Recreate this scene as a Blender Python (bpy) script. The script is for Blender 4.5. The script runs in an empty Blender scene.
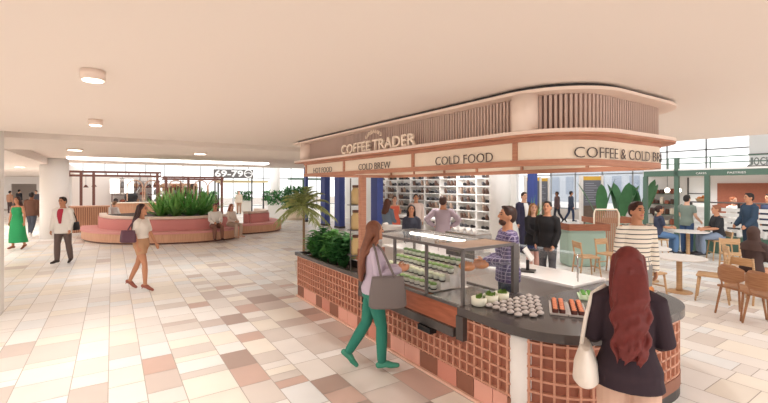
import bpy, bmesh, math, random
from mathutils import Vector, Matrix
random.seed(7)
C = bpy.context.scene.collection
PI = math.pi

# ------------------------------------------------------------------ materials
def lin(h):
    h = h.lstrip('#')
    out = []
    for i in (0, 2, 4):
        c = int(h[i:i+2], 16)/255
        out.append(c/12.92 if c <= .04045 else ((c+.055)/1.055)**2.4)
    return tuple(out)+(1,)
_m = {}
def mat(name, hexc, rough=.6, metal=0, noise=0, nscale=8, emit=0, spec=.4):
    if name in _m: return _m[name]
    m = bpy.data.materials.new(name); m.use_nodes = True
    nt = m.node_tree; b = nt.nodes['Principled BSDF']
    b.inputs['Base Color'].default_value = lin(hexc)
    b.inputs['Roughness'].default_value = rough
    b.inputs['Metallic'].default_value = metal
    b.inputs['Specular IOR Level'].default_value = spec
    if emit:
        b.inputs['Emission Color'].default_value = lin(hexc)
        b.inputs['Emission Strength'].default_value = emit
    if noise:
        tc = nt.nodes.new('ShaderNodeTexCoord'); nz = nt.nodes.new('ShaderNodeTexNoise')
        nz.inputs['Scale'].default_value = nscale; nz.inputs['Detail'].default_value = 4
        mp = nt.nodes.new('ShaderNodeMapRange'); mp.inputs['To Min'].default_value = 1-noise; mp.inputs['To Max'].default_value = 1+noise
        hs = nt.nodes.new('ShaderNodeHueSaturation'); hs.inputs['Color'].default_value = lin(hexc)
        nt.links.new(tc.outputs['Object'], nz.inputs['Vector'])
        nt.links.new(nz.outputs['Fac'], mp.inputs['Value'])
        nt.links.new(mp.outputs['Result'], hs.inputs['Value'])
        nt.links.new(hs.outputs['Color'], b.inputs['Base Color'])
    _m[name] = m
    return m
def wood(name, a, b2, scale=3, stretch=(1, 1, 12), rough=.5):
    if name in _m: return _m[name]
    m = mat(name, a, rough); nt = m.node_tree; b = nt.nodes['Principled BSDF']
    tc = nt.nodes.new('ShaderNodeTexCoord'); mp = nt.nodes.new('ShaderNodeMapping'); mp.inputs['Scale'].default_value = stretch
    nz = nt.nodes.new('ShaderNodeTexNoise'); nz.inputs['Scale'].default_value = scale; nz.inputs['Detail'].default_value = 6
    cr = nt.nodes.new('ShaderNodeValToRGB'); cr.color_ramp.elements[0].color = lin(a); cr.color_ramp.elements[1].color = lin(b2)
    cr.color_ramp.elements[0].position = .35; cr.color_ramp.elements[1].position = .65
    nt.links.new(tc.outputs['Object'], mp.inputs['Vector']); nt.links.new(mp.outputs['Vector'], nz.inputs['Vector'])
    nt.links.new(nz.outputs['Fac'], cr.inputs['Fac']); nt.links.new(cr.outputs['Color'], b.inputs['Base Color'])
    return m
def stripes(name, base, line, axis=2, period=.075, width=.2, second=None, third=None):
    """cloth with woven stripes along one object axis (and, for plaid, a second one)"""
    if name in _m: return _m[name]
    m = mat(name, base, .85); nt = m.node_tree; b = nt.nodes['Principled BSDF']
    tc = nt.nodes.new('ShaderNodeTexCoord'); sp = nt.nodes.new('ShaderNodeSeparateXYZ')
    nt.links.new(tc.outputs['Object'], sp.inputs[0])
    def mask(ax, per, wid):
        d = nt.nodes.new('ShaderNodeMath'); d.operation = 'DIVIDE'; d.inputs[1].default_value = per
        nt.links.new(sp.outputs[ax], d.inputs[0])
        f = nt.nodes.new('ShaderNodeMath'); f.operation = 'FRACT'; nt.links.new(d.outputs[0], f.inputs[0])
        l = nt.nodes.new('ShaderNodeMath'); l.operation = 'LESS_THAN'; l.inputs[1].default_value = wid
        nt.links.new(f.outputs[0], l.inputs[0]); return l.outputs[0]
    col = lin(base); prev = None
    for ax, per, wid, c in [(axis, period, width, line)]+([second] if second else [])+([third] if third else []):
        mx = nt.nodes.new('ShaderNodeMix'); mx.data_type = 'RGBA'
        nt.links.new(mask(ax, per, wid), mx.inputs['Factor'])
        if prev is None: mx.inputs['A'].default_value = col
        else: nt.links.new(prev, mx.inputs['A'])
        mx.inputs['B'].default_value = lin(c); prev = mx.outputs['Result']
    nt.links.new(prev, b.inputs['Base Color'])
    return m
def glass(name, tint='#ffffff', refl=.12):
    if name in _m: return _m[name]
    m = bpy.data.materials.new(name); m.use_nodes = True; nt = m.node_tree; nt.nodes.clear()
    o = nt.nodes.new('ShaderNodeOutputMaterial'); t = nt.nodes.new('ShaderNodeBsdfTransparent'); g = nt.nodes.new('ShaderNodeBsdfGlossy')
    t.inputs['Color'].default_value = lin(tint); g.inputs['Roughness'].default_value = .02
    f = nt.nodes.new('ShaderNodeLayerWeight'); f.inputs['Blend'].default_value = .2
    pw = nt.nodes.new('ShaderNodeMath'); pw.operation = 'POWER'; pw.inputs[1].default_value = 3
    ad = nt.nodes.new('ShaderNodeMath'); ad.operation = 'MULTIPLY_ADD'; ad.inputs[1].default_value = .6; ad.inputs[2].default_value = .035
    nt.links.new(f.outputs['Facing'], pw.inputs[0]); nt.links.new(pw.outputs[0], ad.inputs[0])
    mx = nt.nodes.new('ShaderNodeMixShader')
    nt.links.new(ad.outputs[0], mx.inputs[0]); nt.links.new(t.outputs[0], mx.inputs[1]); nt.links.new(g.outputs[0], mx.inputs[2]); nt.links.new(mx.outputs[0], o.inputs[0])
    _m[name] = m; return m

WHITE = mat('white_paint', '#F4EFEA', .5)
CREAM = mat('cream_panel', '#F3E2CC', .5)
LEDGE = mat('cream_ledge', '#F0DACB', .5)
RAIL = wood('terracotta_rail', '#B57A60', '#C48D71', 6)
TERRA = mat('terracotta_tile', '#9E624D', .55, noise=.12, nscale=14)
GRID = mat('terracotta_grid', '#CB937A', .5, noise=.06, nscale=10)
STONE = mat('grey_stone', '#4E4745', .2, noise=.14, nscale=30)
SLAT = mat('taupe_slat', '#CDB3A6', .6)
SLATBACK = mat('taupe_backing', '#8A7066', .7)
DARK = mat('dark_metal', '#3A3635', .4)
GREYM = mat('grey_metal', '#6E6866', .35, .3)
STEEL = mat('steel', '#A9A6A3', .25, .9)
BLACK = mat('black', '#1B191A', .5)
BLUE = mat('blue_paint', '#44549A', .5)
GREEN = mat('green_paint', '#587263', .5)
SAGE = mat('sage_panel', '#A9C2B4', .55)
BROWNM = mat('brown_frame', '#6B4238', .5)
OAK = wood('light_oak', '#D3AE86', '#C0966B', 5)
TEAK = wood('teak', '#A9694A', '#8E5238', 5)
PINK = mat('pink_upholstery', '#E2A09A', .7)
PEACH = wood('peach_timber', '#E0AE8E', '#D39E7E', 6, (6, 6, .4))
GLASS = glass('clear_glass')
LEAF = mat('leaf_green', '#6AA857', .5, noise=.35, nscale=6)
LEAF2 = mat('deep_leaf', '#4C8A4C', .5, noise=.35, nscale=6)
LEAF3 = mat('olive_frond', '#A3AD6C', .55, noise=.3, nscale=6)
AGAVE = mat('agave_leaf', '#84B864', .5, noise=.3, nscale=4)
SOIL = mat('soil', '#4A3A30', .9)
LAMP = mat('lamp_face', '#FFF4E4', .5, emit=4)

# ------------------------------------------------------------------ mesh helpers
class MB:
    def __init__(s): s.bm = bmesh.new()
    def box(s, x0, x1, y0, y1, z0, z1, bev=0, mi=0):
        return s.obox(Vector(((x0+x1)/2, (y0+y1)/2, (z0+z1)/2)), (abs(x1-x0), abs(y1-y0), abs(z1-z0)), Matrix.Identity(3), bev, mi)
    def obox(s, c, size, rot=None, bev=0, mi=0):
        rot = rot or Matrix.Identity(3)
        vs = []
        for sx in (-.5, .5):
            for sy in (-.5, .5):
                for sz in (-.5, .5):
                    vs.append(s.bm.verts.new(Vector(c)+rot @ Vector((sx*size[0], sy*size[1], sz*size[2]))))
        fs = []
        for q in ((0, 1, 3, 2), (4, 6, 7, 5), (0, 4, 5, 1), (2, 3, 7, 6), (0, 2, 6, 4), (1, 5, 7, 3)):
            f = s.bm.faces.new([vs[i] for i in q]); f.material_index = mi; fs.append(f)
        if bev:
            es = {e for f in fs for e in f.edges}
            bmesh.ops.bevel(s.bm, geom=list(es), offset=bev, segments=2, affect='EDGES', profile=.5)
        return s
    def bar(s, a, b, w, h=None, mi=0):
        a, b = Vector(a), Vector(b); d = b-a; L = d.length
        q = d.to_track_quat('Z', 'Y').to_matrix()
        return s.obox((a+b)/2, (w, h or w, L), q, 0, mi)
    def tube(s, pts, rad, n=10, cap=True, mi=0, flat=1.0, up=None):
        """tapered tube through points with rounded ends; flat squashes across the local second axis"""
        pts = [Vector(p) for p in pts]
        if not isinstance(rad, (list, tuple)): rad = [rad]*len(pts)
        P, R = list(pts), list(rad)
        if cap:
            d0 = (pts[0]-pts[1]).normalized(); d1 = (pts[-1]-pts[-2]).normalized()
            P = [pts[0]+d0*rad[0]*.9, pts[0]+d0*rad[0]*.6]+P+[pts[-1]+d1*rad[-1]*.6, pts[-1]+d1*rad[-1]*.9]
            R = [rad[0]*.35, rad[0]*.8]+R+[rad[-1]*.8, rad[-1]*.35]
        rings = []; u = None
        for i, p in enumerate(P):
            t = (P[min(i+1, len(P)-1)]-P[max(i-1, 0)])
            t = t.normalized() if t.length > 1e-9 else Vector((0, 0, 1))
            if u is None:
                u = Vector(up) if up else (Vector((0, 0, 1)) if abs(t.z) < .9 else Vector((1, 0, 0)))
            u = (u-t*u.dot(t))
            u = u.normalized() if u.length > 1e-6 else t.orthogonal().normalized()
            v = t.cross(u)
            rings.append([s.bm.verts.new(p+u*math.cos(2*PI*k/n)*R[i]*flat+v*math.sin(2*PI*k/n)*R[i]) for k in range(n)])
        return s._skin(rings, mi, True)
    def _skin(s, rings, mi=0, caps=True, closed=False):
        n = len(rings[0])
        seq = list(range(len(rings)-1))+([len(rings)-1] if closed else [])
        for i in seq:
            a, b = rings[i], rings[(i+1) % len(rings)]
            for k in range(n):
                f = s.bm.faces.new((a[k], a[(k+1) % n], b[(k+1) % n], b[k])); f.material_index = mi; f.smooth = True
        if caps and not closed:
            f = s.bm.faces.new(rings[0][::-1]); f.material_index = mi
            f = s.bm.faces.new(rings[-1]); f.material_index = mi
        return s
    def loft(s, secs, n=20, mi=0):
        """secs: (center, rx vec, ry vec)"""
        rings = [[s.bm.verts.new(Vector(c)+Vector(a)*math.cos(2*PI*k/n)+Vector(b)*math.sin(2*PI*k/n)) for k in range(n)] for c, a, b in secs]
        return s._skin(rings, mi)
    def lathe(s, prof, c=(0, 0, 0), n=24, mi=0):
        rings = [[s.bm.verts.new((c[0]+r*math.cos(2*PI*k/n), c[1]+r*math.sin(2*PI*k/n), c[2]+z)) for k in range(n)] for r, z in prof]
        return s._skin(rings, mi)
    def ell(s, c, r, rot=None, n=14, m=9, mi=0):
        rot = rot or Matrix.Identity(3); rings = []
        for i in range(m+1):
            a = PI*(i+.12)/(m+.24)
            rings.append([s.bm.verts.new(Vector(c)+rot @ Vector((r[0]*math.sin(a)*math.cos(2*PI*k/n), r[1]*math.sin(a)*math.sin(2*PI*k/n), -r[2]*math.cos(a)))) for k in range(n)])
        return s._skin(rings, mi)
    def prism(s, poly, z0, z1, mi=0):
        a = [s.bm.verts.new((x, y, z0)) for x, y in poly]; b = [s.bm.verts.new((x, y, z1)) for x, y in poly]
        n = len(poly)
        for k in range(n):
            f = s.bm.faces.new((a[k], a[(k+1) % n], b[(k+1) % n], b[k])); f.material_index = mi
        s.bm.faces.new(a[::-1]).material_index = mi; s.bm.faces.new(b).material_index = mi
        return s
    def sweep(s, samples, prof, mi=0, closed=False):
        """samples: list of (x,y,nx,ny); prof: closed loop of (offset,z)"""
        rings = [[s.bm.verts.new((x+nx*o, y+ny*o, z)) for o, z in prof] for x, y, nx, ny in samples]
        n = len(prof)
        for i in range(len(rings)-(0 if closed else 1)):
            a, b = rings[i], rings[(i+1) % len(rings)]
            for k in range(n):
                s.bm.faces.new((a[k], a[(k+1) % n], b[(k+1) % n], b[k])).material_index = mi
        if not closed:
            s.bm.faces.new(rings[0][::-1]).material_index = mi; s.bm.faces.new(rings[-1]).material_index = mi
        return s
    def paddle(s, base, tip, w, sag=0, fold=.25, n=9):
        base, tip = Vector(base), Vector(tip); side = (tip-base).cross(Vector((0, 0, 1))); side = side.normalized() if side.length > 1e-6 else Vector((1, 0, 0))
        nrm = side.cross(tip-base).normalized(); prev = None
        for i in range(n+1):
            t = i/n; p = base.lerp(tip, t)-Vector((0, 0, sag*t*t)); ww = max(.002, w*math.sin(PI*min(1, .06+.94*t))**.55)
            row = [s.bm.verts.new(p-side*ww+nrm*ww*fold), s.bm.verts.new(p), s.bm.verts.new(p+side*ww+nrm*ww*fold)]
            if prev:
                for k in (0, 1): s.bm.faces.new((prev[k], prev[k+1], row[k+1], row[k])).smooth = True
            prev = row
        return s
    def quad(s, a, b, c, d, mi=0):
        s.bm.faces.new([s.bm.verts.new(p) for p in (a, b, c, d)]).material_index = mi; return s
    def leaf(s, base, tip, w, sag=0, fold=.25, up=(0, 0, 1), mi=0, n=5):
        """a long blade with a folded midrib"""
        base, tip, up = Vector(base), Vector(tip), Vector(up)
        side = (tip-base).cross(up); side = side.normalized() if side.length > 1e-6 else Vector((1, 0, 0))
        nrm = side.cross(tip-base).normalized(); prev = None
        for i in range(n+1):
            t = i/n; p = base.lerp(tip, t)-Vector((0, 0, sag*t*t)); ww = w*(.45+.55*math.sin(PI*min(1, t*1.15+.1)))*(1-t**4) if i < n else .001
            row = [s.bm.verts.new(p-side*ww+nrm*ww*fold), s.bm.verts.new(p), s.bm.verts.new(p+side*ww+nrm*ww*fold)]
            if prev:
                for k in (0, 1):
                    f = s.bm.faces.new((prev[k], prev[k+1], row[k+1], row[k])); f.material_index = mi; f.smooth = True
            prev = row
        return s
    def mesh(s, name):
        bmesh.ops.recalc_face_normals(s.bm, faces=s.bm.faces[:])
        me = bpy.data.meshes.new(name); s.bm.to_mesh(me); s.bm.free(); return me
    def build(s, name, m, parent=None):
        me = s.mesh(name)
        for q in (m if isinstance(m, (list, tuple)) else [m]): me.materials.append(q)
        return link(name, me, parent)
def link(name, data, parent=None):
    o = bpy.data.objects.new(name, data); C.objects.link(o)
    if parent is not None: o.parent = parent
    return o
def tag(o, label=None, cat=None, group=None, kind=None):
    if label: o['label'] = label
    if cat: o['category'] = cat
    if group: o['group'] = group
    if kind: o['kind'] = kind
    return o
def thing(name, label, cat, loc=(0, 0, 0), rz=0, group=None):
    o = link(name, None); o.location = loc; o.rotation_euler = (0, 0, rz); o.empty_display_size = .1
    return tag(o, label, cat, group)
def struct(o): o['kind'] = 'structure'; return o
def dup(o, loc, rz=None, label=None, group=None, parent=None):
    c = o.copy(); C.objects.link(c)
    if parent is None:
        c.location = loc
        if rz is not None: c.rotation_euler = (0, 0, rz)
        if label: c['label'] = label
        if group: c['group'] = group
    else: c.parent = parent
    for ch in list(o.children): dup(ch, None, parent=c)
    return c
def text_mesh(body, cap, width=None, depth=.012, spacing=1.0, bold=0, shear=0):
    cu = bpy.data.curves.new('lettering', 'FONT'); cu.body = body; cu.size = 1; cu.extrude = .5; cu.space_character = spacing
    cu.offset = bold; cu.resolution_u = 3; cu.shear = shear
    o = bpy.data.objects.new('lettering', cu); C.objects.link(o)
    dg = bpy.context.evaluated_depsgraph_get(); me = bpy.data.meshes.new_from_object(o.evaluated_get(dg))
    bpy.data.objects.remove(o); bpy.data.curves.remove(cu)
    xs = [v.co.x for v in me.vertices]; ys = [v.co.y for v in me.vertices]
    x0, x1, y0, y1 = min(xs), max(xs), min(ys), max(ys)
    sy = cap/(y1-y0); sx = (width/(x1-x0)) if width else sy
    for v in me.vertices: v.co = Vector(((v.co.x-x0)*sx, (v.co.y-y0)*sy, (v.co.z+.5)*depth))
    return me
def smooth(o):
    for p in o.data.polygons: p.use_smooth = True
    return o

# ------------------------------------------------------------------ camera & look
H = 2.1; SX = 15.4
cam = bpy.data.cameras.new('camera'); cob = link('camera', cam)
cob.location = (0, 0, H); cob.rotation_euler = (PI/2, 0, -math.atan2(.5547, .832))
cam.sensor_fit = 'HORIZONTAL'; cam.sensor_width = 36; cam.lens = 36*408/768
cam.shift_y = -(201.5-186)/768; cam.clip_start = .05; cam.clip_end = 300
sc = bpy.context.scene; sc.camera = cob
vs = sc.view_settings
vs.view_transform = 'Standard'; vs.look = 'None'; vs.exposure = 0.95; vs.gamma = 1; vs.use_curve_mapping = False
wd = bpy.data.worlds.new('daylight'); sc.world = wd; wd.use_nodes = True
bg = wd.node_tree.nodes['Background']; bg.inputs[0].default_value = (1, .985, .97, 1); bg.inputs[1].default_value = 0.95
try:
    sc.cycles.use_denoising = True; sc.cycles.max_bounces = 8; sc.cycles.diffuse_bounces = 5; sc.cycles.transparent_max_bounces = 24
    sc.cycles.sample_clamp_indirect = 6
except Exception: pass

AWAY, TO, RT, LT = (.5547, .832), (-.5547, -.832), (.832, -.5547), (-.832, .5547)
def yaw(d): return math.atan2(-d[0], d[1])

# ------------------------------------------------------------------ floor, ceilings, walls
def build_floor():
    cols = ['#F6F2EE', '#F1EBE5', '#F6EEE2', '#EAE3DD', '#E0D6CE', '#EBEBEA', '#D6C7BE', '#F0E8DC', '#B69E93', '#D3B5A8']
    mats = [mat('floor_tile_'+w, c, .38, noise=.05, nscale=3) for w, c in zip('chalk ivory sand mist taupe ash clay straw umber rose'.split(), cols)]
    grout = mat('floor_grout', '#BDB2A9', .8)
    b = MB(); g = .004; rng = random.Random(3)
    widths = [.488, .329, .329, .329]
    x = -.85; k = 0; lanes = []
    while x < 24: lanes.append((x, x+widths[k % 4])); x += widths[k % 4]; k += 1
    x = -.85; k = 3
    while x > -14: lanes.append((x-widths[k % 4], x)); x -= widths[k % 4]; k -= 1
    for a, c in lanes:
        y = -2+rng.random()*.5
        while y < 46:
            L = rng.choice([.17, .33, .33, .49, .49, .65])
            xm, ym = (a+c)/2, y+L/2
            warm = max(0, 1-abs(xm-2.2)/1.9) if ym < 9 else 0  # shade beside the kiosk put into the tile mix: darker, pinker tiles
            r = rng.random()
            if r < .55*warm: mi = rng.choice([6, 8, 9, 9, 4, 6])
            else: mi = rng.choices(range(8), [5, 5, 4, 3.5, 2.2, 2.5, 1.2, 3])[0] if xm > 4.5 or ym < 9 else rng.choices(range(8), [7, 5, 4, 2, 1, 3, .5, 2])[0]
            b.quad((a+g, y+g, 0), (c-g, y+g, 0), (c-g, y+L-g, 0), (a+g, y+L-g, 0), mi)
            y += L
    b.box(-30, 60, -8, 75, -.12, -.004, 0, 10)
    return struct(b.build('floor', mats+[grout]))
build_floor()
CEIL = mat('ceiling_paint', '#F0E4DA', .8)
def ceil_box(name, *a): return struct(MB().box(*a).build(name, CEIL))
ceil_box('ceiling', -10, 9.15, -2.5, 8.72, 2.97, 3.25)
ceil_box('ceiling_recess', -10, 9.15, 8.72, 9.55, 3.25, 3.40)
ceil_box('ceiling_bulkhead', -10, 9.15, 9.55, 12.6, 2.95, 3.25)
ceil_box('ceiling_hall', -2.1, 12, 12.6, 24.5, 3.2, 3.4)
ceil_box('ceiling_corridor', -11, -2.1, 12.6, 52, 2.95, 3.4)
# white column at the very left, and round columns
def column(x, y, r, z1, name='column', z0=0):
    b = MB(); b.lathe([(r, z0), (r, z1)], (x, y, 0), 40)
    return struct(b.build(name, WHITE))
struct(MB().box(-2.3, -1.51, 8.76, 9.28, 0, 3.24, .02).build('column', WHITE))
column(-1.93, 21.1, .47, 3.2)
column(9.5, 28.0, .33, 3.6)
column(11.3, 9.64, .36, 3.9)
# far corridor end wall with dark shop openings
b = MB()
for a, c in ((-14, -9.6), (-8.9, -7.7), (-5.9, -5.2), (-4.2, -2.6)): b.box(a, c, 50, 50.4, 0, 2.299)
b.box(-14, -2.6, 50, 50.4, 2.3, 2.95)
struct(b.build('wall_corridor_end', WHITE))
struct(MB().box(-14, -2.6, 52.2, 52.4, 0, 2.95).build('wall_shop_back', mat('dim_shop', '#B9AEA6', .8)))
# glazed outer walls: mullions and panes
def glazing(name, p0, p1, z0, z1, step, rails, mw=.09, label=None):
    p0, p1 = Vector(p0), Vector(p1); d = p1-p0; L = d.length; n = max(1, round(L/step))
    f = MB()
    for i in range(n+1):
        q = p0+d*(i/n); f.box(q.x-mw/2, q.x+mw/2, q.y-mw/2, q.y+mw/2, z0, z1)
    for z in rails: f.bar((p0.x, p0.y, z), (p1.x, p1.y, z), mw, mw)
    fr = struct(f.build(name, mat('pale_mullion', '#A3A7AB', .5)))
    g = MB(); nrm = Vector((-d.y, d.x)).normalized()*.012
    g.prism([(p0.x+nrm.x, p0.y+nrm.y), (p1.x+nrm.x, p1.y+nrm.y), (p1.x-nrm.x, p1.y-nrm.y), (p0.x-nrm.x, p0.y-nrm.y)], z0+.05, z1-.05)
    g.build('window_pane', GLASS, fr)
    return fr
struct(MB().box(13, 34, -8, 42, 7.2, 7.4).build('ceiling_atrium_blocker', WHITE))  # unseen roof slab, added to cut daylight on the right-hand floor
glazing('window_1', (-2, 42), (34, 42), 0, 7, 1.5, (.1, 2.9, 5))
glazing('window_2', (34, 42), (34, -8), 0, 8, 2.4, (.1, 3.1, 4.6, 6.4))
# bright pavement and pale buildings outside
struct(MB().box(34.5, 60, -8, 70, -.01, .02).build('ground_outside', mat('pavement', '#D8D6D4', .9)))
for i, (x0, x1, y0, y1, z) in enumerate(((48, 52, 8, 20, 3.2), (50, 54, 22, 34, 4.2), (46, 50, -4, 5, 3.4))):
    b = MB(); b.box(x0, x1, y0, y1, 0, z); bo = thing('pale_building', ['low pale building outside behind the directory boards', 'taller pale building outside the back glazing', 'low pale building outside behind the green stall'][i], 'building')
    b.build('wall', mat('pale_render', '#BCC3CC', .8), bo)
    for k in range(int((y1-y0)/2)): MB().box(x0-.03, x0-.005, y0+.5+k*2, y0+1.6+k*2, 1, z-.9).build('window', mat('far_window', '#9AA5B5', .3), bo)

# ------------------------------------------------------------------ kiosk outline
KX0, KX1, KY0, KR, KY1 = 2.97, 5.25, 1.77, .68, 7.4
class Path:
    def __init__(s, off=0, y_end=6.9, step=.04):
        r = KR+off; P = []
        def add(x, y, nx, ny): P.append((x, y, nx, ny))
        y = KY1
        while y > KY0+KR+1e-6: add(KX0-off, y, -1, 0); y -= step
        n = max(8, int(r*PI/2/step))
        for k in range(n+1):
            a = PI+PI/2*k/n; add(KX0+KR+r*math.cos(a), KY0+KR+r*math.sin(a), math.cos(a), math.sin(a))
        x = KX0+KR+step
        while x < KX1-KR: add(x, KY0-off, 0, -1); x += step
        for k in range(n+1):
            a = 1.5*PI+PI/2*k/n; add(KX1-KR+r*math.cos(a), KY0+KR+r*math.sin(a), math.cos(a), math.sin(a))
        y = KY0+KR+step
        while y < y_end: add(KX1+off, y, 1, 0); y += step
        s.P = P; s.S = [0]
        for a, b in zip(P, P[1:]): s.S.append(s.S[-1]+math.hypot(b[0]-a[0], b[1]-a[1]))
        s.L = s.S[-1]
    def at(s, q):
        q = min(max(q, 0), s.L-1e-6); lo, hi = 0, len(s.S)-1
        while hi-lo > 1:
            m = (lo+hi)//2
            if s.S[m] <= q: lo = m
            else: hi = m
        t = (q-s.S[lo])/(s.S[hi]-s.S[lo]); a, b = s.P[lo], s.P[hi]
        v = [a[i]+(b[i]-a[i])*t for i in range(4)]; n = math.hypot(v[2], v[3]); return (v[0], v[1], v[2]/n, v[3]/n)
    def seg(s, q0, q1, step=.06):
        n = max(1, int((q1-q0)/step)); return [s.at(q0+(q1-q0)*k/n) for k in range(n+1)]
base = Path(0)
def sy(y): return KY1-y                     # arc length on the straight side for a given y
Y_REC0, Y_REC1 = 4.92, 3.02                 # the lowered display section
kc = thing('kiosk_counter', 'terracotta tiled cafe counter with rounded end and dark stone top', 'counter', (3.9, 4, 0))
def kpart(b, name, m): o = b.build(name, m); o.parent = kc; o.matrix_parent_inverse = Matrix.Translation((-3.9, -4, 0)); return o
b = MB()
TOPZ = .80
b.sweep(base.seg(0, sy(Y_REC0)), [(0, .22), (0, .77), (-.04, .77), (-.04, .22)])
b.sweep(base.seg(sy(Y_REC0), sy(Y_REC1)), [(0, .22), (0, .56), (-.04, .56), (-.04, .22)])
b.sweep(base.seg(sy(Y_REC1), base.L), [(0, .22), (0, TOPZ), (-.04, TOPZ), (-.04, .22)])
b.box(KX0, KX1-.3, KY1-.04, KY1, 0, .77)
kpart(b, 'tiled_wall', TERRA)
# raised grid standing proud of the tiles
b = MB(); cell = .099; S0, S1 = .22, .80
zs = [.235, .34, .445, .55, .655, .76]
def grid_rows(q0, q1, zmax):
    for z in zs:
        if z < zmax: b.sweep(base.seg(q0, q1), [(0, z-.011), (.03, z-.009), (.03, z+.009), (0, z+.011)])
grid_rows(0, sy(Y_REC0), .77); grid_rows(sy(Y_REC0), sy(Y_REC1), .5); grid_rows(sy(Y_REC1), base.L, .8)
q = 0.02
while q < base.L:
    x, y, nx, ny = base.at(q); top = .50 if (sy(Y_REC0) < q < sy(Y_REC1)) else (.77 if q < sy(Y_REC0) else TOPZ)
    rot = Matrix(((nx, -ny, 0), (ny, nx, 0), (0, 0, 1)))
    b.obox((x+nx*.015, y+ny*.015, (S0+top)/2), (.03, .019, top-S0), rot)
    q += cell
kpart(b, 'tile_grid', GRID)['label'] = 'pale terracotta grid ribs'
# skirting tiles, alternating pink and brown
b = MB(); q = 0; k = 0; rng = random.Random(5)
while q < sy(2.43):
    w = rng.choice([.30, .24, .30]); e = min(q+w, sy(2.43))
    b.sweep(base.seg(q+.004, e-.004), [(-.02, .03), (.02, .03), (.02, .215), (-.02, .215)], (0, 1, 1, 0, 2)[k % 5]); q = e; k += 1
kpart(b, 'skirting_tiles', [mat('brown_tile', '#8F5D49', .5, noise=.1), mat('pink_tile', '#E3A592', .45), mat('rose_tile', '#CF8A77', .45)])
b = MB(); b.sweep(base.seg(0, sy(2.43)), [(-.02, .001), (.05, .001), (.05, .028), (-.02, .028)])
kpart(b, 'peach_kerb', mat('peach_stone', '#EDC1AB', .45))
b = MB(); b.sweep(base.seg(sy(2.42), base.L), [(-.03, .10), (.035, .10), (.035, .218), (-.03, .218)])
kpart(b, 'curved_skirting', mat('brown_tile', '#8F5D49'))
b = MB(); b.sweep(base.seg(sy(2.42), base.L), [(-.03, .001), (.03, .001), (.03, .098), (-.03, .098)])
kpart(b, 'plinth', DARK)
# stone rim of planter, lowered frame and worktop
b = MB(); b.sweep(base.seg(0, sy(Y_REC0)), [(-.02, .775), (.05, .775), (.05, .835), (-.02, .835)])
b.box(KX0-.05, KX0+.56, KY1, KY1+.06, .775, .835)
b.box(KX0+.46, KX0+.52, 5.0, KY1, .3, .835); b.box(KX0-.02, KX0+.52, 4.99, 5.05, .3, .835)
b.box(KX0-.06, KX0+.06, 4.92, 5.02, .56, .86)
kpart(b, 'planter_rim', STONE)
kpart(MB().box(KX0+.03, KX0+.46, 5.06, KY1-.05, .60, .72), 'soil_bed', SOIL)
b = MB(); b.box(KX0-.09, KX0+.05, 3.06, 4.98, .56, .655, .006)
kpart(b, 'lower_stone_band', STONE)
b = MB(); b.box(KX0-.09, KX0+.05, Y_REC1-.10, Y_REC1-.002, .56, .80)
kpart(b, 'stone_jamb', STONE)
b = MB(); b.quad((KX0-.05, 3.03, .655), (KX0-.05, 4.92, .655), (KX0+.02, 4.92, .83), (KX0+.02, 3.03, .83))
b.quad((KX0+.02, 3.03, .83), (KX0+.02, 4.92, .83), (KX0+.2, 4.92, .83), (KX0+.2, 3.03, .83))
kpart(b, 'slanted_timber_front', wood('timber_front', '#B5694B', '#A05A3F', 4, (8, 1, 8)))
kpart(MB().box(KX0-.12, KX0-.03, 3.38, 3.60, .50, .56), 'dark_tray', BLACK)
outer = Path(.07)
pts = [(x, y) for x, y, _, _ in outer.seg(sy(Y_REC1), outer.L-(6.9-2.78), .05)]
poly = pts+[(KX1+.07, 2.78), (3.86, 2.78), (3.86, Y_REC1)]
b = MB(); b.prism(poly, TOPZ, .88)
kpart(b, 'stone_worktop', STONE)
b = MB(); b.prism([(KX0+.05, 3.02), (3.84, 3.02), (3.84, 4.98), (KX0+.05, 4.98)], .3, .82)
kpart(b, 'case_base', mat('case_base', '#D9D2CC', .5))
pz = base.at(sy(2.30)); b = MB(); b.lathe([(.115, 0), (.115, .80)], (pz[0]+.055, pz[1]+.03, 0), 30)
kpart(b, 'white_pilaster', WHITE)
# rear counter
rc = thing('rear_counter', 'long glossy white service counter along the back of the kiosk', 'counter')
MB().box(4.62, 5.20, 2.80, 6.9, .08, .86).build('body', mat('white_laminate', '#EDE8E4', .3), rc)
MB().box(4.58, 5.32, 2.80, 6.92, .87, .91, .008).build('worktop', mat('white_gloss', '#FBF7F3', .12), rc)
MB().box(4.60, 5.18, 2.82, 6.88, 0, .078).build('plinth', DARK, rc)

# ------------------------------------------------------------------ canopy
cp = thing('kiosk_canopy', 'long rounded canopy with cream sign panels and taupe slats over the kiosk', 'canopy', (3.9, 4.4, 2.27))
def cpart(b, name, m, lab=None):
    o = b.build(name, m) if isinstance(b, MB) else b
    o.parent = cp; o.matrix_parent_inverse = Matrix.Translation((-3.9, -4.4, -2.27))
    if lab: o['label'] = lab
    return o
def loop(off):
    p = Path(off, y_end=7.4); s = p.seg(0, p.L, .05); return s
FO = -.13
lf = loop(0)
def ringbar(o0, o1, z0, z1, name, m, lab=None):
    b = MB(); b.sweep(lf, [(o0, z0), (o1, z0), (o1, z1), (o0, z1)])
    xa, xb = KX0-o1, KX1+o1
    b.box(xa, xb, KY1, KY1+(o1-o0), z0, z1)
    return cpart(b, name, m, lab)
ringbar(-.20, FO, 2.28, 2.335, 'bottom_rail', RAIL, 'terracotta bottom rail')
ringbar(-.18, FO-.012, 2.336, 2.50, 'sign_panel', CREAM, 'cream sign panel band')
ringbar(-.20, FO, 2.501, 2.535, 'top_rail', RAIL, 'terracotta top rail')
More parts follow.
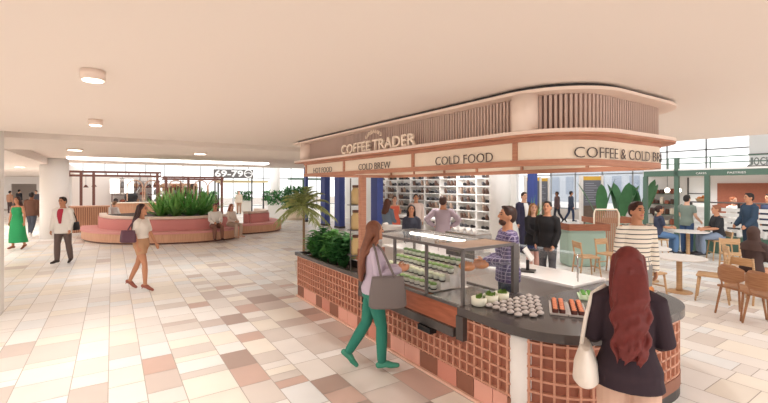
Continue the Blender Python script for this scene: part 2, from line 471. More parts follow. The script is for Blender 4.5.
ringbar(-.22, -.005, 2.536, 2.552, 'ledge_soffit', RAIL, 'terracotta underside of the ledge')
ringbar(-.22, 0, 2.553, 2.585, 'ledge', LEDGE, 'cream ledge')
ringbar(-.25, -.185, 2.586, 2.905, 'slat_backing', SLATBACK)
ringbar(-.30, 0, 2.907, 2.934, 'top_ring', LEDGE, 'cream ring under the ceiling')
ringbar(-.24, -.06, 2.935, 2.9695, 'shadow_gap', DARK, 'dark gap below the ceiling')
# slats
b = MB(); ps = Path(-.168, y_end=7.4); q = .03
while q < ps.L:
    x, y, nx, ny = ps.at(q)
    b.obox((x, y, 2.746), (.030, .023, .318), Matrix(((nx, -ny, 0), (ny, nx, 0), (0, 0, 1)))); q += .041
cpart(b, 'slats', SLAT, 'taupe vertical slats')
# panel dividers
pf = Path(FO+.004, y_end=7.4)
for q in [KY1-y for y in (7.36, 5.82, 4.01, 2.47)]+[sy(2.47)+2.2, sy(2.47)+3.6]:
    x, yy, nx, ny = pf.at(q); cpart(MB().obox((x-nx*.014, yy-ny*.014, 2.418), (.028, .05, .163), Matrix(((nx, -ny, 0), (ny, nx, 0), (0, 0, 1)))), 'panel_divider', RAIL)
for y in (2.9, 3.9, 4.8, 5.6, 6.5, 7.3): cpart(MB().box(KX1+FO-.072, KX1+FO-.052, y-.02, y+.02, 2.336, 2.50), 'panel_divider', RAIL)
pz = base.at(sy(2.30))
b = MB(); b.lathe([(.115, 2.586), (.115, 2.906)], (pz[0]+.09, pz[1]+.04, 0), 30)
cpart(b, 'column_drum', LEDGE, 'smooth cream drum between the slats')
b = MB(); b.lathe([(.12, 2.586), (.12, 2.906)], (KX0+.13, 7.33, 0), 24)
cpart(b, 'end_drum', LEDGE, 'smooth cream drum at the far corner')
def nat(s, bold):
    me = text_mesh(s, 1, None, .01, bold=bold); r_ = max(v.co.x for v in me.vertices); h_ = {}
    bpy.data.meshes.remove(me); return r_
def wrap_text(body, q0, z0, cap, width, off, name, m, depth=.004, bold=0):
    p = Path(off, y_end=7.4); tot = nat(body, bold); pre = ''
    for wd_ in body.split(' '):
        pre = (pre+' '+wd_).strip(); w_ = nat(wd_, bold); st_ = nat(pre, bold)-w_
        me = text_mesh(wd_, cap, width*w_/tot, depth, bold=bold)
        for v in me.vertices:
            x, y, nx, ny = p.at(q0+width*st_/tot+v.co.x); v.co = Vector((x+nx*v.co.z, y+ny*v.co.z, z0+v.co.y))
        me.materials.append(m); cpart(link(name, me), name, None)['label'] = name.replace('_', ' ')+' reading '+wd_
INK = mat('sign_ink', '#4A3A36', .5); LETTER = mat('cream_letter', '#F6E3CF', .5)
TH = -.013
wrap_text('HOT FOOD', sy(7.0), 2.338, .092, .76, FO, 'sign_lettering', INK, bold=TH)
wrap_text('COLD BREW', sy(5.34), 2.338, .092, .84, FO, 'sign_lettering', INK, bold=TH)
wrap_text('COLD FOOD', sy(3.58), 2.338, .092, .85, FO, 'sign_lettering', INK, bold=TH)
wrap_text('COFFEE & COLD BREW', sy(2.45)+.50, 2.345, .092, 1.62, FO, 'sign_lettering', INK, bold=TH)
wrap_text('COFFEE TRADER', sy(5.72), 2.595, .145, 1.88, -.06, 'raised_lettering', LETTER, .03, .016)
me = text_mesh('URBANO', .055, .42, .012, bold=.006); p = Path(-.07, y_end=7.4)
for v in me.vertices:
    t = v.co.x/.42; x, y, nx, ny = p.at(sy(5.03)+v.co.x); v.co = Vector((x+nx*v.co.z, y+ny*v.co.z, 2.765+v.co.y+.07*math.sin(PI*t)))
me.materials.append(LETTER); cpart(link('arched_lettering', me), 'arched_lettering', None)
# timber post carrying the canopy
ps_ = thing('timber_post', 'terracotta timber post between planter and kiosk canopy', 'post', (3.13, 4.985, 0))
ps_.location = (3.17, 5.35, .725)
MB().box(-.045, .045, -.045, .045, .0, 1.545, .006).build('post_shaft', RAIL, ps_)
MB().box(-.055, .055, -.055, .055, .0, .42, .006).build('post_sleeve', wood('sleeve', '#A5674C', '#96593F', 5), ps_)
# jars on a little rack beside the post
rk = thing('jar_rack', 'slim rack of amber jars beside the terracotta timber post', 'rack', (3.25, 5.70, .722))
b = MB()
for sx in (-.09, .09): b.box(sx-.008, sx+.008, -.008, .008, 0, 1.5)
for z in (.28, .68, 1.08): b.box(-.1, .1, -.09, .09, z-.012, z)
b.build('frame', GREYM, rk)
AMBER = mat('amber_glass', '#CDB07C', .25); JL = mat('jar_lid', '#6B4638', .5)
j = thing('coffee_jar', 'tall amber coffee jar on the rack by the timber post', 'jar', (3.25, 5.70, .724+.28), group='jars beside the post')
MB().lathe([(.065, .001), (.072, .03), (.072, .2), (.045, .25), (.045, .27)], n=16).build('glass_body', AMBER, j)
MB().lathe([(.05, .271), (.05, .31)], n=16).build('lid', JL, j.children[0])
for z in (.68, 1.08): dup(j, (3.25, 5.70, .724+z), group='jars beside the post')

# ------------------------------------------------------------------ glass display case
dc = thing('display_case', 'grey framed glass display case of chilled salads on the kiosk counter', 'display case')
X0, X1, YA, YB, ZA, ZB = 3.0, 3.82, 3.04, 4.9, .835, 1.44
f = MB(); t = .03
for x in (X0, X1):
    for y in ((YA, 3.62, 4.25, YB) if x == X0 else (YA, YB)):
        f.box(x-t/2, x+t/2, y-t/2, y+t/2, ZA, ZB) if not (x == X1 and y == YA) else f.box(x-.045, x+.045, y-.02, y+.02, ZA+.05, ZB)
for z in (ZA+.015, ZB):
    for x in (X0, X1): f.box(x-t/2, x+t/2, YA, YB, z-t/2, z+t/2)
    for y in (YA, YB): f.box(X0, X1, y-t/2, y+t/2, z-t/2, z+t/2)
f.build('frame', GREYM, dc)
g = MB(); g.box(X0-.003, X0+.003, YA+.02, YB-.02, ZA+.04, ZB-.02); g.build('front_pane', GLASS, dc)
g = MB(); g.box(X0+.02, X1-.05, YA-.003, YA+.003, ZA+.04, ZB-.02); g.build('end_pane', GLASS, dc)
g = MB(); g.box(X0+.02, X1-.02, 3.5, YB-.02, ZB-.004, ZB+.004); g.build('top_pane', GLASS, dc)
MB().box(X0+.016, X1-.016, YA+.016, 3.48, ZB-.012, ZB+.012).build('top_board', wood('taupe_board', '#B2957F', '#A58770', 5), dc)
g = MB(); g.box(X0+.05, X1-.06, YA+.03, 3.56, 1.14, 1.148); g.build('glass_shelf', GLASS, dc)
st = MB()
for k, (x, z) in enumerate(((3.10, .87), (3.24, .95), (3.38, 1.03), (3.52, 1.11))): st.box(x, x+.135, 3.64, YB-.04, ZA+.03, z)
st.build('stepped_shelf', mat('white_step', '#EFEAE5', .35), dc)
MB().box(X0+.04, X1-.04, YA+.04, 3.60, ZA+.02, .852).build('tray_floor', STEEL, dc)
ls = MB(); ls.box(3.66, 3.70, 3.7, 4.8, ZB-.05, ZB-.02); ls.build('light_strip', LAMP, dc)
# salad cups on the steps
SG = mat('salad_green', '#86A85E', .6, noise=.5, nscale=70); SW = mat('clear_cup', '#E6EBDF', .2); BL = mat('black_lid', '#2B2A2A', .5)
def salad(i, label, m, grp, at_):
    c = thing('salad_cup', label, 'cup', at_, 0, grp)
    MB().lathe([(.034, .001), (.038, .002), (.040, .016)], n=12).build('black_base', BL, c)
    MB().lathe([(.036, .0165), (.043, .056), (.045, .060)], n=12).build('cup_wall', SW, c)
    MB().ell((0, 0, .068), (.043, .043, .024), n=10, m=6).build('salad', m, c); return c
STEPS = ((3.165, .871), (3.305, .951), (3.445, 1.031), (3.585, 1.111))
NM = ['lowest', 'second', 'third', 'top']
SGM = [SG, mat('slaw', '#DDE2C4', .6, noise=.4, nscale=70), SG, mat('dark_greens', '#5E8048', .6, noise=.5, nscale=70)]
for r_, (x, z) in enumerate(STEPS):
    grp = 'salad cups on the %s step' % NM[r_]
    c0 = salad(r_, 'black based salad cup on the %s step of the glass display case' % NM[r_], SGM[r_], grp, (x, 4.79, z))
    for k in range(1, 12): dup(c0, (x+random.uniform(-.008, .008), 4.79-k*.099, z), random.random()*6)
# bread in the case
BREAD = mat('bread_crust', '#D58A4E', .6, noise=.25, nscale=25)
for i, (x, y, lab) in enumerate(((3.30, 3.28, 'golden loaf on the glass shelf, nearer the front pane'), (3.52, 3.28, 'golden loaf on the glass shelf, nearer the man in plaid'))):
    b = MB(); b.ell((0, 0, .052), (.085, .10, .05)); 
    for k in (-.04, 0, .04): b.tube([(-.05, k, .094), (.05, k+.02, .094)], .008, 6)
    o = tag(b.build('bread_loaf', BREAD), lab, 'bread'); o.location = (x, y, 1.149)
# white bowls of herbs, just outside the near end of the case
HB = mat('herb', '#6F8F3D', .6, noise=.4, nscale=40); CW = mat('cream_bowl', '#F2EFDB', .35)
for i, (x, y, lab) in enumerate(((3.12, 2.93, 'cream bowl of herbs at the counter edge, nearest the front'), (3.29, 2.93, 'middle one of three cream bowls of herbs'), (3.46, 2.93, 'cream bowl of herbs farthest from the counter edge'))):
    bw = thing('herb_bowl', lab, 'bowl', (x, y, .881), group='three cream bowls')
    MB().lathe([(.06, .001), (.076, .012), (.08, .085), (.074, .088), (.07, .07)], n=22).build('bowl', CW, bw)
    h = MB()
    for k in range(26):
        a = random.random()*6.3; r = random.random()*.055
        h.leaf((r*math.cos(a), r*math.sin(a), .07), (1.25*r*math.cos(a), 1.25*r*math.sin(a), .11+random.random()*.012), .016)
    h.build('herbs', HB, bw)
# pale grey buns in rows
bun0 = None
for i in range(7):
    for k in range(7):
        x, y = 3.16+i*.105, 2.83-k*.088
        dx, dy = x-(KX0+KR), y-(KY0+KR)
        if (x-3.68)*.58-(y-2.41)*.81 > -.135 or (x-3.12)*.8+(y-2.45)*.6 < .03: continue
        if bun0 is None:
            b = MB(); b.ell((0, 0, .019), (.042, .034, .018)); b.ell((0, 0, .033), (.024, .018, .009))
            bun0 = tag(smooth(b.build('wrapped_bun', mat('pale_bun', '#C9BFBA', .6, noise=.12, nscale=30))), 'pale grey wrapped bun in the rows on the stone worktop', 'bun', 'rows of pale buns')
            bun0.location = (x, y, .8815)
        else: dup(bun0, (x, y, .8815), random.uniform(-.3, .3))
# salmon rolls on two trays, green rolls on a third, pastries beyond the shopper
def tray(name, label, x, y, rz, fill, topm, rows, cols, grp):
    tr = thing('serving_tray', label, 'tray', (x, y, .881), rz)
    w, l = cols*.062+.03, rows*.06+.03
    t_ = MB(); t_.box(-w/2, w/2, -l/2, l/2, .001, .008); 
    for a in (-1, 1): t_.box(a*w/2-.004, a*w/2+.004, -l/2, l/2, .008, .02); t_.box(-w/2, w/2, a*l/2-.004, a*l/2+.004, .008, .02)
    t_.build('tray_dish', mat('tray_'+name, {'green': '#CFE3C2'}.get(name, '#C8BDB6'), .3), tr)
    src = None
    for i in range(rows):
        for k in range(cols):
            cx, cy = (k-(cols-1)/2)*.062, (i-(rows-1)/2)*.06
            p_ = Matrix.Rotation(rz, 3, 'Z') @ Vector((cx, cy, 0)); loc = (x+p_.x, y+p_.y, .8905)
            if src is None:
                src = thing(grp[0], grp[1], grp[2], loc, rz, grp[3])
                MB().lathe([(.024, 0), (.028, .006), (.028, .034), (.022, .039)], n=12).build('roll_base', fill, src)
                tb = MB(); tb.ell((0, 0, .045), (.024, .016, .010), n=10, m=6); tb.build('topping', topm, src.children[0])
            else: dup(src, loc, rz)
RICE = mat('dark_roll', '#5A2C24', .6); SAL = mat('salmon', '#EE956F', .5, noise=.2, nscale=40)
tray('salmon left', 'tray of salmon rolls beside the pale buns', 3.68, 2.41, -.95, RICE, SAL, 7, 2, ('salmon_roll', 'salmon topped roll on the tray beside the pale buns', 'roll', 'salmon rolls beside the buns'))
tray('salmon right', 'tray of salmon rolls nearer the red haired shopper', 3.775, 2.275, -.95, RICE, SAL, 7, 2, ('salmon_roll', 'salmon topped roll on the tray nearer the shopper', 'roll', 'salmon rolls nearer the shopper'))
tray('green', 'pale green tray of cucumber rolls left of the red haired shopper', 4.33, 2.46, -.95, mat('pale_roll', '#DCE8CF', .5), mat('cucumber', '#5FA03F', .5, noise=.3, nscale=50), 4, 3, ('cucumber_roll', 'green cucumber roll on the pale green tray', 'roll', 'cucumber rolls'))
tray('pastry', 'tray of orange pastries right of the red haired shopper', 5.06, 2.28, .1, BREAD, mat('pastry_top', '#E39A5A', .5, noise=.25, nscale=40), 4, 4, ('pastry', 'orange glazed pastry on the tray at the rounded end', 'pastry', 'orange pastries'))
# glass guards round the end
gg = thing('glass_guard', 'curved clear glass guard with steel posts at the rounded counter end', 'guard', (0, 0, .881))
gp = Path(-.42, y_end=2.9); s_ = [q for q in gp.seg(sy(2.45)+1.1, gp.L, .05)]
MB().sweep(s_, [(0, .02), (.006, .02), (.006, .36), (0, .36)]).build('curved_pane', GLASS, gg)
for q in (s_[0], s_[len(s_)//2], s_[-1]): MB().tube([(q[0], q[1], .0), (q[0], q[1], .37)], .008, 8, False).build('post', STEEL, gg)
g2 = thing('glass_guard', 'straight clear glass guard with thin steel posts on the white rear counter', 'guard', (0, 0, .912))
MB().box(4.997, 5.003, 3.0, 6.7, .03, .3).build('straight_pane', GLASS, g2)
for y in (3.0, 3.9, 4.8, 5.7, 6.7): MB().tube([(5.0, y, 0), (5.0, y, .31)], .008, 8, False).build('post', STEEL, g2)
MB().box(4.85, 5.10, 3.0, 6.7, .312, .32).build('top_pane', GLASS, g2)
# coffee machine and till on the rear counter
cm = thing('coffee_machine', 'stainless espresso machine on the white rear counter', 'coffee machine', (4.80, 4.75, .912), 0)
b = MB(); b.box(-.18, .18, -.33, .33, .05, .14, .01); b.box(-.18, .02, -.33, .33, .14, .36, .01); b.box(-.18, .18, -.35, .35, .34, .44, .015)
b.build('body', STEEL, cm)
for y in (-.2, 0, .2): MB().tube([(.1, y, .34), (.1, y, .27)], .03, 10).tube([(.1, y, .28), (.2, y, .26)], .012, 8).build('group_head', DARK, cm)
for sx in (-.14, .14):
    for y in (-.28, .28): MB().tube([(sx, y, .0), (sx, y, .06)], .015, 8, False).build('foot', DARK, cm)
cu_ = tag(MB().lathe([(.03, 0), (.04, .06), (.036, .06)], n=12).build('coffee_cup', WHITE), 'white cup on top of the espresso machine', 'cup', 'cups on the espresso machine'); cu_.location = (4.75, 4.55, .912+.441)
for y in (4.69, 4.85, 4.99): dup(cu_, (4.75, y, .912+.441))
tl = thing('payment_till', 'white tilted till screen on a grey stand on rear counter', 'till', (4.82, 3.62, .912), .5)
MB().box(-.1, .1, -.1, .1, 0, .02, .004).build('base', DARK, tl)
MB().bar((0, 0, .02), (0, 0, .16), .04).build('stand', DARK, tl)
MB().obox((0, -.01, .24), (.27, .025, .19), Matrix.Rotation(-.6, 3, 'X'), .006).build('screen', WHITE, tl)

# ------------------------------------------------------------------ plants
def leafy(name, label, loc, r, h, n, m, group, seed, wl=.05, ll=.17, droop=.04):
    rg = random.Random(seed); t = thing(name, label, 'plant', loc, 0, group)
    st_, lf_ = MB(), MB()
    for k in range(n):
        a = rg.random()*2*PI; rr = r*math.sqrt(rg.random()); hh = h*(.55+.45*rg.random())*(1-.3*rr/r)
        p0 = Vector((rr*.3*math.cos(a), rr*.3*math.sin(a), 0)); p1 = Vector((rr*math.cos(a), rr*math.sin(a), hh))
        st_.tube([p0, p0.lerp(p1, .5)+Vector((0, 0, .03)), p1], .005, 5, False)
        for q in range(7):
            f_ = .45+.55*q/6; c = p0.lerp(p1, f_); b_ = a+q*2.4+rg.random()
            d = Vector((math.cos(b_), math.sin(b_), .15+rg.random()*.5)).normalized()
            lf_.leaf(c, c+d*ll*(.7+.5*rg.random()), wl*(.8+.4*rg.random()), droop, n=4)
    st_.build('stems', LEAF2, t); lf_.build('foliage', m, t); return t
for i, (x, y, r, h) in enumerate(((3.21, 7.16, .17, .56), (3.21, 6.80, .18, .66), (3.22, 6.44, .18, .70), (3.22, 6.08, .18, .68))):
    leafy('leafy_bush', ['leafy green bush at the far end of the kiosk planter', 'leafy green bush second from the planter far end', 'bushy dark green plant third along the kiosk planter', 'dense green bush next to the jar rack in the kiosk planter'][i], (x, y, .722), r, h, 46, [LEAF, LEAF2][i % 2], 'bushes in the kiosk planter', i)
# palm behind the planter
pm = thing('palm', 'small feather palm with arching olive fronds behind the kiosk planter', 'palm', (3.72, 8.95, 0))
MB().lathe([(.17, 0), (.22, .35), (.2, .36), (.19, .3)], n=20).build('pot', mat('stone_pot', '#CFC4BA', .7), pm)
MB().tube([(0, 0, .28), (.01, .02, .8), (0, 0, 1.6)], [.04, .03, .028], 8).build('trunk', mat('palm_trunk', '#8B6F52', .8), pm)
b = MB(); rg = random.Random(2)
for k in range(24):
    a = 2.4*k; el = -.25+1.6*(k/23); L = .62+rg.random()*.2; ps2 = []
    for i in range(11):
        t = i/10; r_ = L*t*math.cos(el)*(1-.1*t); z = 1.62+L*(t*math.sin(el)-.42*t*t)
        ps2.append(Vector((r_*math.cos(a), r_*math.sin(a), z)))
    b.tube(ps2, [.010]*6+[.006]*5, 5, False)
    for i in range(2, 11):
        p = ps2[i]; d = (ps2[i]-ps2[i-1]).normalized(); sd = Vector((-math.sin(a), math.cos(a), 0))
        for sg in (-1, 1):
            for u in (0, .5):
                q = p-(ps2[i]-ps2[i-1])*u; ln = (.27-.17*abs(i/10-.45))*(1.05-rg.random()*.2)
                b.leaf(q, q+(sd*sg*.75+d*.85-Vector((0, 0, .28))).normalized()*ln, .013, .03, up=Vector((rg.uniform(-1, 1), rg.uniform(-1, 1), .8)), n=3)
b.build('fronds', LEAF3, pm)
def spiky(name, label, loc, n, L, w, m, group, seed, spread=1.0):
    rg = random.Random(seed); b = MB()
    for k in range(n):
        a = rg.random()*2*PI; el = rg.uniform(.35, 1.5)/spread; l_ = L*(.7+.3*rg.random())
        d = Vector((math.cos(a)*math.cos(el), math.sin(a)*math.cos(el), math.sin(el)))
        b.leaf((.05*math.cos(a), .05*math.sin(a), 0), d*l_, w, .08*l_, n=4)
    o = tag(b.build(name, m), label, 'plant', group); o.location = loc; return o

# ------------------------------------------------------------------ curved bench island
def spline(P, n=10):
    P = [Vector(p) for p in P]; out = []
    for i in range(len(P)-1):
        a, b_, c, d = P[max(i-1, 0)], P[i], P[i+1], P[min(i+2, len(P)-1)]
        for k in range(n):
            t = k/n; out.append(.5*((2*b_)+(-a+c)*t+(2*a-5*b_+4*c-d)*t*t+(-a+3*b_-3*c+d)*t**3))
    out.append(P[-1]); return out
def offsets(P):
    S = []
    for i, p in enumerate(P):
        t = (P[min(i+1, len(P)-1)]-P[max(i-1, 0)]).normalized(); S.append((p.x, p.y, t.y, -t.x))
    return S
def bench(label, pts, back=True, backm=None):
    S = offsets(spline(pts)); t = thing('curved_bench', label, 'bench', (pts[0][0], pts[0][1], 0))
    def part(prof, name, m):
        o = MB().sweep(S, prof).build(name, m); o.parent = t; o.matrix_parent_inverse = Matrix.Translation((-pts[0][0], -pts[0][1], 0)); return o
    part([(0, .06), (0, .36), (-.7, .36), (-.7, .06)], 'timber_base', PEACH)
    part([(-.06, 0), (-.06, .058), (-.65, .058), (-.65, 0)], 'plinth', BROWNM)
    part([(.03, .362), (.04, .40), (.02, .44), (-.55, .44), (-.55, .362)], 'seat_cushion', PINK)
    if back:
        part([(-.56, .362), (-.56, .82), (-.60, .85), (-.70, .85), (-.70, .362)], 'backrest', mat('rose_upholstery', '#DB938E', .7))
        part([(-.72, 0), (-.72, .86), (-.60, .862), (-.60, .95), (-.86, .95), (-.86, 0)], 'planter_wall', mat('cream_wall', '#F0D9C8', .6))
    return t, S
_, S1 = bench('long curved pink bench around the spiky plant bed', [(-1.05, 21.3), (-.95, 19.5), (-.36, 18.05), (.83, 16.9), (1.73, 16.47), (2.7, 16.3), (3.75, 16.55), (4.35, 17.1)])
_, S2 = bench('shorter curved pink bench right of the seated couple', [(4.45, 18.4), (4.7, 18.05), (5.3, 18.05), (6.1, 18.3), (6.75, 19.0), (6.95, 20.2), (6.9, 21.2)])
poly = [(x-nx*.9, y-ny*.9) for x, y, nx, ny in S1[::3]]
sb = MB(); sb.prism(poly+[(4.0, 20.5), (1.5, 22)], 0, .88); tag(sb.build('planter_bed', SOIL), 'raised soil bed enclosed by the long curved bench', 'planter')
for i, (x, y, L) in enumerate(((1.6, 18.3, 1.0), (2.1, 18.0, 1.15), (2.65, 18.0, 1.25), (3.1, 18.3, 1.15), (2.35, 18.9, 1.25), (3.4, 18.9, 1.0), (1.9, 19.2, 1.0))):
    spiky('spiky_plant', 'spiky green plant in the bed behind the long curved pink bench', (x, y, .884), 50, L*1.3, .05, [AGAVE, LEAF][i % 3 == 2], 'spiky plants in the bench bed', 40+i)

# ------------------------------------------------------------------ left background
sl = thing('slatted_counter', 'low timber slatted counter behind the man in a white blazer', 'counter', (-1.0, 23.2, 0), 0)
MB().box(-.55, .85, -.3, .3, 0, 1.12).build('body', mat('counter_core', '#A9694A', .6), sl)
b = MB()
for k in range(18): b.box(-.55+k*.08, -.50+k*.08, -.34, -.305, .02, 1.12)
b.build('slats', PEACH, sl); MB().box(-.62, .92, -.4, .36, 1.122, 1.19).build('top', PEACH, sl)
lc = thing('long_counter', 'long peach timber counter behind the curved bench', 'counter', (2.0, 26.5, 0))
MB().box(-2.0, 2.6, -.3, .3, 0, 1.15).build('body', PEACH, lc); MB().box(-2.05, 2.65, -.36, .36, 1.152, 1.2).build('top', CREAM, lc)
def pergola(label, x0, x1, y, z0, z1, posts, arches):
    t = thing('pergola_frame', label, 'frame', ((x0+x1)/2, y, 0)); cx = (x0+x1)/2
    for px in posts: MB().box(px-cx-.07, px-cx+.07, -.07, .07, 0, z1).build('post', BROWNM, t)
    b = MB()
    for z in (z0, z1):
        for dy in (0, 1.1): b.box(x0-cx, x1-cx, dy-.05, dy+.05, z-.05, z+.05)
    n = int((x1-x0)/.55)
    for k in range(n+1): xx = x0-cx+(x1-x0)*k/n; b.box(xx-.025, xx+.025, -.03, .03, z0, z1); b.box(xx-.025, xx+.025, 0, 1.1, z1-.03, z1+.03)
    b.build('beam_lattice', BROWNM, t)
    for ax in arches:
        b = MB(); pts_ = [(ax-cx-.42, .3, 1.2)]+[(ax-cx-.42*math.cos(a), .3, 2.05+.42*math.sin(a)) for a in [PI*i/10 for i in range(11)]]+[(ax-cx+.42, .3, 1.2)]
        b.tube(pts_, .035, 8); b.build('arch', mat('arch_timber', '#C79F86', .6), t)
    return t
pergola('brown lattice pergola with timber arches at the food court stall', -2.6, 2.6, 29.6, 2.72, 2.95, (-2.4, -1.5, -.9, 2.4), (1.2, 2.15))
pergola('brown pergola over the stall behind the spiky plants', 2.75, 6.4, 29.6, 2.55, 2.68, (2.9, 4.2, 6.3), (3.5, 5.0, 5.9))
struct(MB().box(-2.2, 2.4, 33.8, 34, 0, 2.9).build('wall_stall_back', mat('stall_wall', '#E7DCD4', .7)))
hl = thing('hanging_lightbox', 'pair of white illuminated menu boxes hanging in the left stall', 'light box', (.55, 30.6, 1.55))
for dx in (-.4, .35): MB().box(dx-.25, dx+.25, -.04, .04, .1, 1.0).build('light_panel', mat('lit_panel', '#FFFDF8', .5, emit=1.2), hl)
MB().box(-.65, .6, -.02, .02, 1.0, 1.03).build('hanger_rail', DARK, hl)
MB().box(-.01, .01, -.01, .01, 1.03, 1.15).build('drop_rod', DARK, hl)
rg = random.Random(9)
shf = thing('back_shelf', 'dark back bar shelving inside the left food stall', 'shelf', (1.9, 33.3, 0))
b = MB()
for z in (1.0, 1.5, 2.0, 2.45): b.box(-1.9, 3.6, -.2, .2, z-.03, z)
for x in (-1.9, -.5, .9, 2.3, 3.6): b.box(x-.03, x+.03, -.2, .2, 0, 2.5)
b.build('shelving', BROWNM, shf)
cols = [mat('box_'+n, c, .6) for n, c in (('tan', '#B48A6A'), ('dark', '#4B3B38'), ('rust', '#9C5540'), ('pale', '#E2D5C8'), ('grey', '#8F8A88'))]
k = 0
for z in (1.0, 1.5, 2.0):
    for i in range(13):
        h = rg.uniform(.14, .4); w = rg.uniform(.1, .19); b = MB(); b.lathe([(w*.8, .001), (w, .02), (w, h*.7), (w*.5, h*.9), (w*.5, h)], n=10)
        o = tag(b.build('storage_jar', cols[rg.randrange(5)]), 'storage jar on the dark back bar shelving in the left stall', 'jar', 'jars on the back bar'); o.location = (.25+i*.4-.04, 33.3, z+.001); k += 1
ro = thing('coffee_roaster', 'dark drum coffee roaster with hopper and flue in the left stall', 'roaster', (1.05, 31.9, 0))
MB().box(-.45, .45, -.3, .3, .02, .95, .02).build('base_cabinet', BROWNM, ro)
MB().tube([(0, -.4, 1.35), (0, .35, 1.35)], [.38, .38], 24).build('drum', BLACK, ro)
MB().lathe([(.08, 1.72), (.26, 2.1), (.27, 2.1)], n=20).build('hopper', DARK, ro)
MB().tube([(.3, .2, 1.6), (.5, .25, 2.0), (.5, .25, 2.8)], .07, 12).build('flue', STEEL, ro)
for k, (x, z) in enumerate(((-1.3, 2.15), (-.9, 2.2), (1.5, 2.2), (1.9, 2.12), (2.3, 2.2))):
    t = thing('pendant_lamp', 'small dark pendant lamp hanging from the left pergola lattice', 'lamp', (x, 30.2, z), 0, 'pendants of the left pergola'); MB().lathe([(.14, -.14), (.05, 0), (.03, .02)], n=16).build('shade', BROWNM, t); MB().tube([(0, 0, .02), (0, 0, 2.66-z)], .008, 6, False).build('cord', DARK, t)
fl_ = thing('timber_partition', 'warm timber partition with dark niches behind the right hand pergola', 'partition', (5.0, 34.3, 0)); MB().box(-1.9, .5, -.08, .08, 0, 2.3).build('panel', PEACH, fl_)
for k in range(4): MB().box(-1.7+k*.56, -1.7+k*.56+.42, -.1, -.081, 1.0, 2.1).build('niche', BROWNM, fl_)
# sign 69-79
sg = thing('hanging_sign', 'dark sign with white numerals 69-79 above the garden stall', 'sign', (7.6, 31.0, 2.66))
R69 = math.atan2(-.5547, .832)*.55
sg.rotation_euler = (0, 0, R69)
MB().box(-1.55, 1.2, -.05, .05, .03, .66).build('board', mat('sign_board', '#6F6B69', .6), sg)
me = text_mesh('69-79', .5, 1.95, .04, bold=.03)
for v in me.vertices: v.co = Vector((v.co.x-1.45, -.055-v.co.z, .1+v.co.y))
me.materials.append(mat('sign_white', '#FFFFFF', .5)); link('numerals', me, sg)
b = MB()
ring = [(.86+.27*math.cos(2*PI*k/24), -.06, .35+.27*math.sin(2*PI*k/24)) for k in range(25)]
b.tube(ring, .045, 8); b.tube([(.68, -.07, .36), (.8, -.07, .41), (.95, -.07, .40), (1.04, -.07, .34)], .035, 8)
b.build('round_emblem', mat('sign_white', '#FFFFFF'), sg)
for x in (-1.45, 1.1): MB().box(x-.05, x+.05, -.04, .04, -2.66, .029).build('post', DARK, sg)
cn = thing('stall_canopy', 'flat pale yellow canopy under the 69-79 sign', 'canopy', (8.2, 32.6, 2.22))
MB().box(-1.6, 2.0, -.9, 1.1, .14, .30).build('canopy_top', mat('yellow_canopy', '#DCCB9A', .6), cn)
for x in (-1.5, 1.9): MB().box(x-.04, x+.04, -.05, .05, -2.22, .138).build('post', DARK, cn)
for i, (x, y, w) in enumerate(((6.3, 34.0, 1.0), (9.0, 34.3, 1.3), (10.9, 33.6, 1.0))):
    t = thing('planter_hedge', ['green hedge in a white planter left under the yellow canopy', 'green hedge in a white planter behind the yellow canopy post', 'green hedge in a white planter left of the white column'][i], 'hedge', (x, y, 0))
    MB().box(-w/2, w/2, -.3, .3, 0, .85, .02).build('planter_box', WHITE, t)
    b = MB(); rg = random.Random(i)
    for k in range(520):
        p = Vector((rg.uniform(-w/2, w/2), rg.uniform(-.3, .3), .86+rg.random()*.75)); d = Vector((rg.uniform(-1, 1), rg.uniform(-1, 1), rg.uniform(-.2, 1))).normalized()
        b.leaf(p, p+d*.22, .05, .02, n=3)
    b.build('hedge_foliage', LEAF2, t)
t = thing('planter_box', 'white block planter at the foot of the white column', 'planter', (9.3, 27.0, 0))
MB().box(-.75, .75, -.35, .35, 0, .8, .02).build('box', WHITE, t)
b = MB(); rg = random.Random(77)
for k in range(380):
    p = Vector((rg.uniform(-.6, .9), rg.uniform(-.25, .25), .81+rg.random()*.9)); d = Vector((rg.uniform(-1, 1), rg.uniform(-1, 1), rg.uniform(-.1, 1))).normalized(); b.leaf(p, p+d*.3, .06, .03, n=3)
b.build('foliage', LEAF2, t)
hs = thing('bushy_hedge', 'tall green shrub in a cream tub behind the palm', 'shrub', (9.6, 24.4, 0))
MB().lathe([(.5, 0), (.6, .6), (.55, .6)], n=20).build('tub', CREAM, hs)
b = MB()
for k in range(900):
    a = rg.random()*6.3; r_ = .8*math.sqrt(rg.random()); p = Vector((r_*math.cos(a), r_*math.sin(a), .62+rg.random()*1.35)); d = Vector((rg.uniform(-1, 1), rg.uniform(-1, 1), rg.uniform(-.1, 1))).normalized(); b.leaf(p, p+d*.3, .06, .03, n=3)
b.build('foliage', LEAF2, hs)
aw = thing('green_awning', 'slim green awning strip left of the kiosk canopy', 'awning', (12.0, 29.0, 2.5))
MB().box(-1.1, 1.6, -.3, .3, .06, .2).build('awning_slab', GREEN, aw); MB().box(-.05, .05, -.05, .05, -2.5, .06).build('post', GREEN, aw); MB().box(1.45, 1.55, -.05, .05, -2.5, .06).build('post', GREEN, aw)
